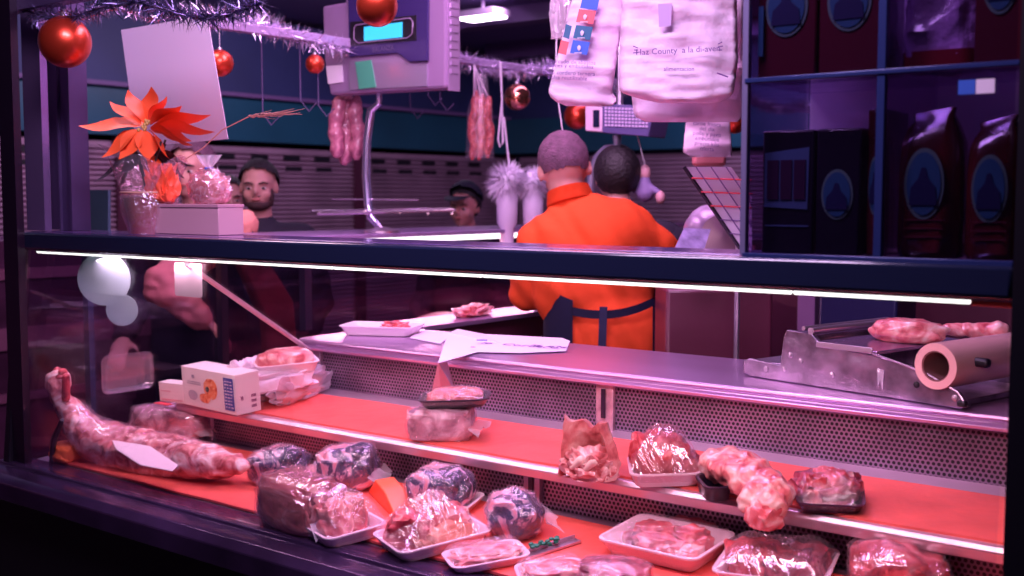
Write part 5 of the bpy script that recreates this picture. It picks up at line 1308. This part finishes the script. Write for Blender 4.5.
def interp(keys, n):
    out = []
    for k in range(n + 1):
        y = keys[0][0] + (keys[-1][0] - keys[0][0]) * k / n
        for a_, b_ in zip(keys, keys[1:]):
            if a_[0] <= y <= b_[0]:
                u = (y - a_[0]) / max(1e-6, b_[0] - a_[0]); out.append((y, a_[1] + (b_[1] - a_[1]) * u, a_[2] + (b_[2] - a_[2]) * u)); break
    return out
def bag_marks(t, marks, d):
    for nm, poly, mt in marks:
        m = NB(); pts = [P(x, y, d=d) for x, y in poly]; prism(m, pts, VYv * .001); obj(nm, m, mt, t, world=True, smooth=False)
# logo bag (left)
db = 2.75
t, c = carrier('white carrier bag printed with a column of coloured squares', [(550, 0), (620, 100)], db, .05)
bag_body(t, interp([(-40, 578, 630), (0, 572, 626), (92, 548, 612), (100, 552, 618), (106, 566, 612)], 34), db + .06, .05, 2)
LQ = db + .005
def cell(x, y, w=17, h=13, sk=-3): return [(x, y), (x + w, y + 2), (x + w + sk, y + h + 2), (x + sk, y + h)]
bag_marks(t, [('blue_square', cell(583, -5), BLUE), ('red_square', cell(579, 9), mat('coral_ink', (.85, .12, .15), .5)), ('teal_square', cell(576, 25), TEALI), ('blue_square', cell(573, 40), BLUE), ('red_square', cell(561, 40, 8), mat('coral_ink', (.85, .12, .15), .5)),
              ('teal_square', cell(566, 24, 6), TEALI)], LQ)
for k, (x, y) in enumerate(((585, 17), (582, 33), (579, 48))):
    m = NB(); ell(m, P(x, y, d=LQ - .002), (.006, .002, .007), sub=1); obj('white_emblem', m, PAPER, t, world=True)
    m = NB(); box(m, P(x - 1, y + 5, d=LQ - .002), (.018, .001, .002), Matrix.Rotation(math.atan2(A_, B_), 3, 'Z')); obj('emblem_line', m, PAPER, t, world=True)
dn = Vector((-.13, 0, -1)) 
for k, (s_, y) in enumerate((('Mercado de abastos', 62), ('carnes y embutidos', 66), ('pollo cordero ternera', 73), ('bolsa reutilizable', 78))):
    text('printed_words', s_, .014, INK, t, basis(P(572 - k * 1.5, y, d=LQ - .001), VX + Vector((0, 0, -.04)), (0, 0, 1)))
m = NB(); tube(m, [P(600, -38, d=db + .05), Vector((P(600, -38, d=db + .05).x, P(600, -38, d=db + .05).y, 3.0))], .004, 6); obj('string', m, PAPER, t, world=True)
# back white bag (lower, behind) and front white bag
t, c = carrier('plain white carrier bag hanging behind the lettered one, its crumpled base showing', [(632, 60), (742, 120)], 2.95, .05)
bag_body(t, interp([(-40, 630, 745), (60, 628, 745), (100, 632, 745), (116, 634, 744), (122, 646, 738)], 30), 2.90, .06, 9)
m = NB(); q = P(690, -38, d=2.9); tube(m, [q, Vector((q.x, q.y, 3.0))], .004, 6); obj('string', m, PAPER, t, world=True)
db = 2.62
t, c = carrier('large white carrier bag with a line of purple lettering, beside the cabinet', [(620, 0), (735, 110)], db, .05)
bag_body(t, interp([(-40, 624, 735), (0, 622, 737), (60, 619, 738), (92, 619, 734), (99, 640, 728), (103, 660, 716)], 44), db + .07, .06, 5)
LQ = db + .015
text('printed_words', 'Haz County  a la di-aven', .0195, INK, t, basis(P(678, 50.5, d=LQ), VX + Vector((0, 0, .05)), (0, 0, 1)))
text('printed_words', 'alimentacion', .014, INK, t, basis(P(679, 69, d=LQ), VX, (0, 0, 1)))
m = NB()
for (a_, b_) in (((633, 46), (638, 48)), ((633, 53), (638, 52.5)), ((634, 50), (638, 50)), ((718, 44), (722, 42)), ((718, 47), (723, 46)), ((718, 50), (722, 50))): tube(m, [P(*a_, d=LQ), P(*b_, d=LQ)], .0011, 5)
obj('printed_dashes', m, INK, t, world=True)
m = NB(); prism(m, [P(658, 4, d=LQ), P(672, 3, d=LQ), P(671, 26, d=LQ), P(659, 27, d=LQ)], VYv * .001); obj('faint_patch', m, mat('patch_violet', (.55, .38, .66), .6), t, world=True, smooth=False)
m = NB(); tube(m, [P(717, 73, d=LQ), P(728, 77, d=LQ)], .0016, 5); obj('tear_mark', m, INK, t, world=True)
m = NB(); q = P(680, -38, d=db + .06); tube(m, [q, Vector((q.x, q.y, 3.0))], .004, 6); obj('string', m, PAPER, t, world=True)
# small printed bag
t, c = carrier('small white printed bag hanging alone below the large bags', [(683, 118), (732, 160)], 3.4, .04)
bag_body(t, interp([(90, 692, 728), (120, 686, 730), (152, 683, 732), (157, 690, 731)], 14), 3.45, .05, 12)
for k in range(6): text('printed_words', ('carne fresca', 'del dia', 'pollo y pavo', 'embutidos', 'precio kilo', 'oferta')[k], .017, INK, t, basis(P(707, 124 + k * 5, d=3.385), VX + Vector((0, 0, -.08)), (0, 0, 1)))
m = NB(); q = P(708, 92, d=3.45); tube(m, [q, Vector((q.x, q.y, 3.0))], .003, 6); obj('string', m, PAPER, t, world=True)
m = NB(); c = P(709, 158, d=3.6); box(m, c, (.10, .06, .05), R0); tag(obj('pink_packet', m, mat('packet_pink', (.65, .22, .25), .5), world=True, bevel=.01), 'pink packet peeking out below the small printed bag', 'packet')
m = NB(); tube(m, [c, Vector((c.x, c.y, 3.0))], .002, 5); obj('string', m, PAPER, bpy.data.objects['pink_packet'], world=True)
# crumpled clear packet hanging at the top centre
t = thing('hanging_packet', 'crumpled clear packet hanging left of the logo bag', 'bag', P(560, 15, d=3.0))
m = blob(.05, .03, .13, 97, .3, 3, fine=.15); bmesh.ops.translate(m, verts=m.verts[:], vec=(0, 0, -.06)); obj('packet_film', m, BAG, t)
m = NB(); tube(m, [(0, 0, .05), (0, 0, 3.0 - t.location.z)], .002, 5); obj('string', m, PAPER, t)
# ---- second scale
D2 = 4.12
s2 = thing('checkout_scale', 'white scale with a dark keyboard grid hung beyond the bags', 'scale', P(617, 118, d=D2)); ys2 = s2.location.y
def s2q(x, y, dy=0): return P(x, y, Y=ys2 + dy)
m = NB(); prism(m, [s2q(585, 106), s2q(602, 107), s2q(602, 132), s2q(585, 131)], (0, .12, 0)); obj('scale_side', m, mat('scale_white', (.7, .5, .65), .4), s2, world=True, bevel=.004)
m = NB(); prism(m, [s2q(602, 104), s2q(655, 106), s2q(648, 137), s2q(602, 133)], (0, .12, 0)); kb = obj('keyboard_case', m, mat('kb_indigo', (.10, .08, .22), .4), s2, world=True, bevel=.004)
m = NB()
for r in range(6):
    for cc_ in range(13):
        q = s2q(606 + cc_ * 3.4, 108 + r * 3.4 + cc_ * .12, -.003); box(m, q, (.0095, .004, .0075))
kk = obj('keys', m, mat('key_lilac', (.6, .48, .72), .4), kb, world=True, smooth=False); kk['kind'] = 'stuff'
m = NB(); prism(m, [s2q(593, 110, -.004), s2q(599, 110, -.004), s2q(599, 127, -.004), s2q(593, 127, -.004)], (0, .003, 0)); obj('side_window', m, NAVY, s2, world=True, smooth=False)
m = NB(); tube(m, [s2q(617, 135, .05), s2q(617, 147, .05), s2q(606, 149, .05), s2q(597, 158, .05), s2q(592, 172, .05), s2q(591, 186, .05), s2q(591, 232, .05)], .016, 12); obj('curved_arm', m, mat('arm_grey', (.35, .35, .5), .3, .7), s2, world=True)
m = NB(); q = s2q(620, 108, .06); tube(m, [q, Vector((q.x, q.y, 3.0))], .012, 8); obj('hanging_rod', m, STEEL, s2, world=True)
# figurine on a string
t = thing('string_doll', 'little doll figure hanging on a white string right of the butcher', 'figurine', P(645, 185, d=4.2))
m = NB(); ell(m, (0, 0, .045), (.022, .02, .03), sub=2); obj('doll_head', m, mat('doll_pink', (.75, .4, .45), .5), t)
m = NB(); cap(m, (0, 0, -.03), (0, 0, .015), .035, .022); cap(m, (.01, 0, 0), (.06, 0, -.03), .014, .012); cap(m, (-.01, 0, 0), (-.045, 0, -.02), .014, .012); m = remesh(m, .006, 2); obj('doll_body', m, mat('doll_violet', (.25, .18, .4), .6), t)
m = NB(); ell(m, (.065, 0, -.045), (.018, .018, .025), sub=2); obj('doll_toy', m, mat('doll_pink', (.75, .4, .45)), t)
m = NB(); tube(m, [(0, 0, .07), R0 @ Vector((-.04, 0, .22)), R0 @ Vector((-.05, 0, 3.0 - t.location.z))], .0025, 5); obj('string', m, PAPER, t)
m = NB(); q = P(558, 100, d=3.9); tube(m, [P(563, 134, d=3.95), P(556, 85, d=3.9), Vector((q.x, q.y, 3.0))], .0025, 5); tag(obj('white_string', m, PAPER, world=True), 'white string hanging above the head of the man in orange', 'string')
# ---- price rack at the right
t = thing('price_rack', 'slanted white ticket rack with red and dark lines beside the cabinet', 'rack', P(720, 200, d=3.1))
q = [P(684, 167, d=3.1), P(731, 167, d=3.1), P(752, 196, d=3.1), P(752, 262, d=3.1), P(741, 250, d=3.1)]
m = NB(); prism(m, q, VYv * .006); obj('board', m, mat('rack_white', (.72, .58, .8), .5), t, world=True, smooth=False)
A0, B0, C0, D0 = P(684, 167, d=3.095), P(731, 167, d=3.095), P(772, 225, d=3.095), P(741, 250, d=3.095)
for k in range(5):
    u = (k + .8) / 6; m = NB(); tube(m, [A0.lerp(D0, u), P(752, 167 + 83 * u + 2, d=3.095)], .0022 if k < 3 else .0014, 5); obj('rack_line', m, RED if k < 3 else INK, t, world=True)
for k in range(3):
    m = NB(); x0_ = 684 + 15 * (k + 1) - 3; x1_ = min(752, x0_ + 57); u = (x1_ - x0_) / 57; tube(m, [P(x0_, 167, d=3.094), P(x1_, 167 + 83 * u, d=3.094)], .0016, 5); obj('rack_line', m, INK, t, world=True)
m = NB(); tube(m, [P(684, 167, d=3.10), P(741, 250, d=3.10)], .006, 6); obj('rack_edge', m, DARKP, t, world=True)
m = NB(); q = P(728, 250, z=1.147); q2 = P(738, 245, d=3.12); tube(m, [q2, (q2.x, q2.y, .02)], .008, 8); obj('rack_pole', m, STEELD, t, world=True)
# ---- slicer and card
sp0 = P(708, 240, d=3.35)
t = thing('meat_slicer', 'rounded grey meat slicer right of the man behind the rail', 'slicer', Vector((sp0.x, sp0.y, 1.0)))
m = NB(); ell(m, P(712, 226, d=3.35), (.075, .07, .065), R0); ell(m, P(697, 232, d=3.33), (.04, .06, .055), R0); ell(m, P(720, 246, d=3.36), (.075, .07, .08), R0); m = remesh(m, .007, 4); obj('slicer_housing', m, mat('slicer_grey', (.34, .24, .38), .35, .2, var=.3, vscale=10), t, world=True)
m = NB(); lathe(m, [(0, 0), (.06, 0), (.062, .004), (0, .008)], P(722, 236, d=3.27), 28, R0 @ Matrix.Rotation(PI / 2, 3, 'X')); obj('slicer_blade', m, mat('blade', (.5, .35, .45), .3, .8), t, world=True)
m = NB(); box(m, P(712, 262, d=3.36), (.22, .2, .05), R0); obj('slicer_base', m, STEELD, t, world=True, bevel=.008)
m = NB(); q = P(712, 272, d=3.36); box(m, (q.x, q.y, q.z / 2 - .02), (.3, .26, q.z - .04), R0); tag(obj('slicer_stand', m, mat('drawer_maroon', (.11, .02, .045)), world=True, bevel=.01), 'dark maroon pedestal carrying the grey slicer', 'stand')
m = NB(); prism(m, [P(684, 228, d=3.1), P(711, 229, d=3.12), P(702, 256, d=3.05), P(672, 254, d=3.03)], VYv * .003); o = obj('clear_card_holder', m, mat('card_violet', (.30, .24, .46), .15, coat=1, var=.4, vscale=30), world=True, smooth=False); tag(o, 'tilted violet plastic card holder in front of the grey slicer', 'card')

# ================================================================== light
def area(name, loc, rot, sx, sy, e, col):
    l = bpy.data.lights.new(name, 'AREA'); l.shape = 'RECTANGLE'; l.size = sx; l.size_y = sy; l.energy = e; l.color = col
    o = bpy.data.objects.new(name, l); COL.objects.link(o); o.location = loc; o.rotation_euler = rot; return o
area('case_lamp', ((XL + XR) / 2, 1.675, 1.398), (math.radians(28), 0, 0), 2.5, .03, 11, (1, .60, .70))
area('stall_lamp', (-1.9, 2.6, 2.85), (0, 0, 0), 1.2, .5, 42, (.95, .5, .95))
area('stall_lamp', (-1.2, 1.0, 2.7), (math.radians(50), 0, math.radians(25)), 1.0, .4, 46, (.9, .6, 1.0))
area('side_lamp', (-2.9, 4.0, 2.8), (0, math.radians(10), 0), .3, 2.5, 14, (.85, .45, 1.0))
area('aisle_fill', (-5.2, 4.2, 2.9), (0, math.radians(35), 0), .3, 5, 60, (.85, .6, .95))  # unseen light added to brighten the aisle beyond the side counter
area('customer_fill', (-3.25, 2.0, 2.7), (math.radians(-15), math.radians(8), 0), .8, .3, 22, (1, .62, .8))  # added fill for the salmon sleeve and faces, no fixture above them
area('rear_fill', (-3.0, 8.2, 2.8), (math.radians(25), 0, 0), 4, .3, 45, (.7, .5, .9))  # added fill so the back shutters show, no fixture there
area('side_case_lamp', (-3.36, 4.0, 1.365), (0, math.radians(-30), 0), .03, 2.4, 15, (1, .42, .58))
w = bpy.data.worlds.new('world'); S.world = w; w.use_nodes = True
w.node_tree.nodes['Background'].inputs[0].default_value = (.10, .05, .22, 1); w.node_tree.nodes['Background'].inputs[1].default_value = .35
S.cycles.transparent_max_bounces = 16
S.cycles.max_bounces = 8
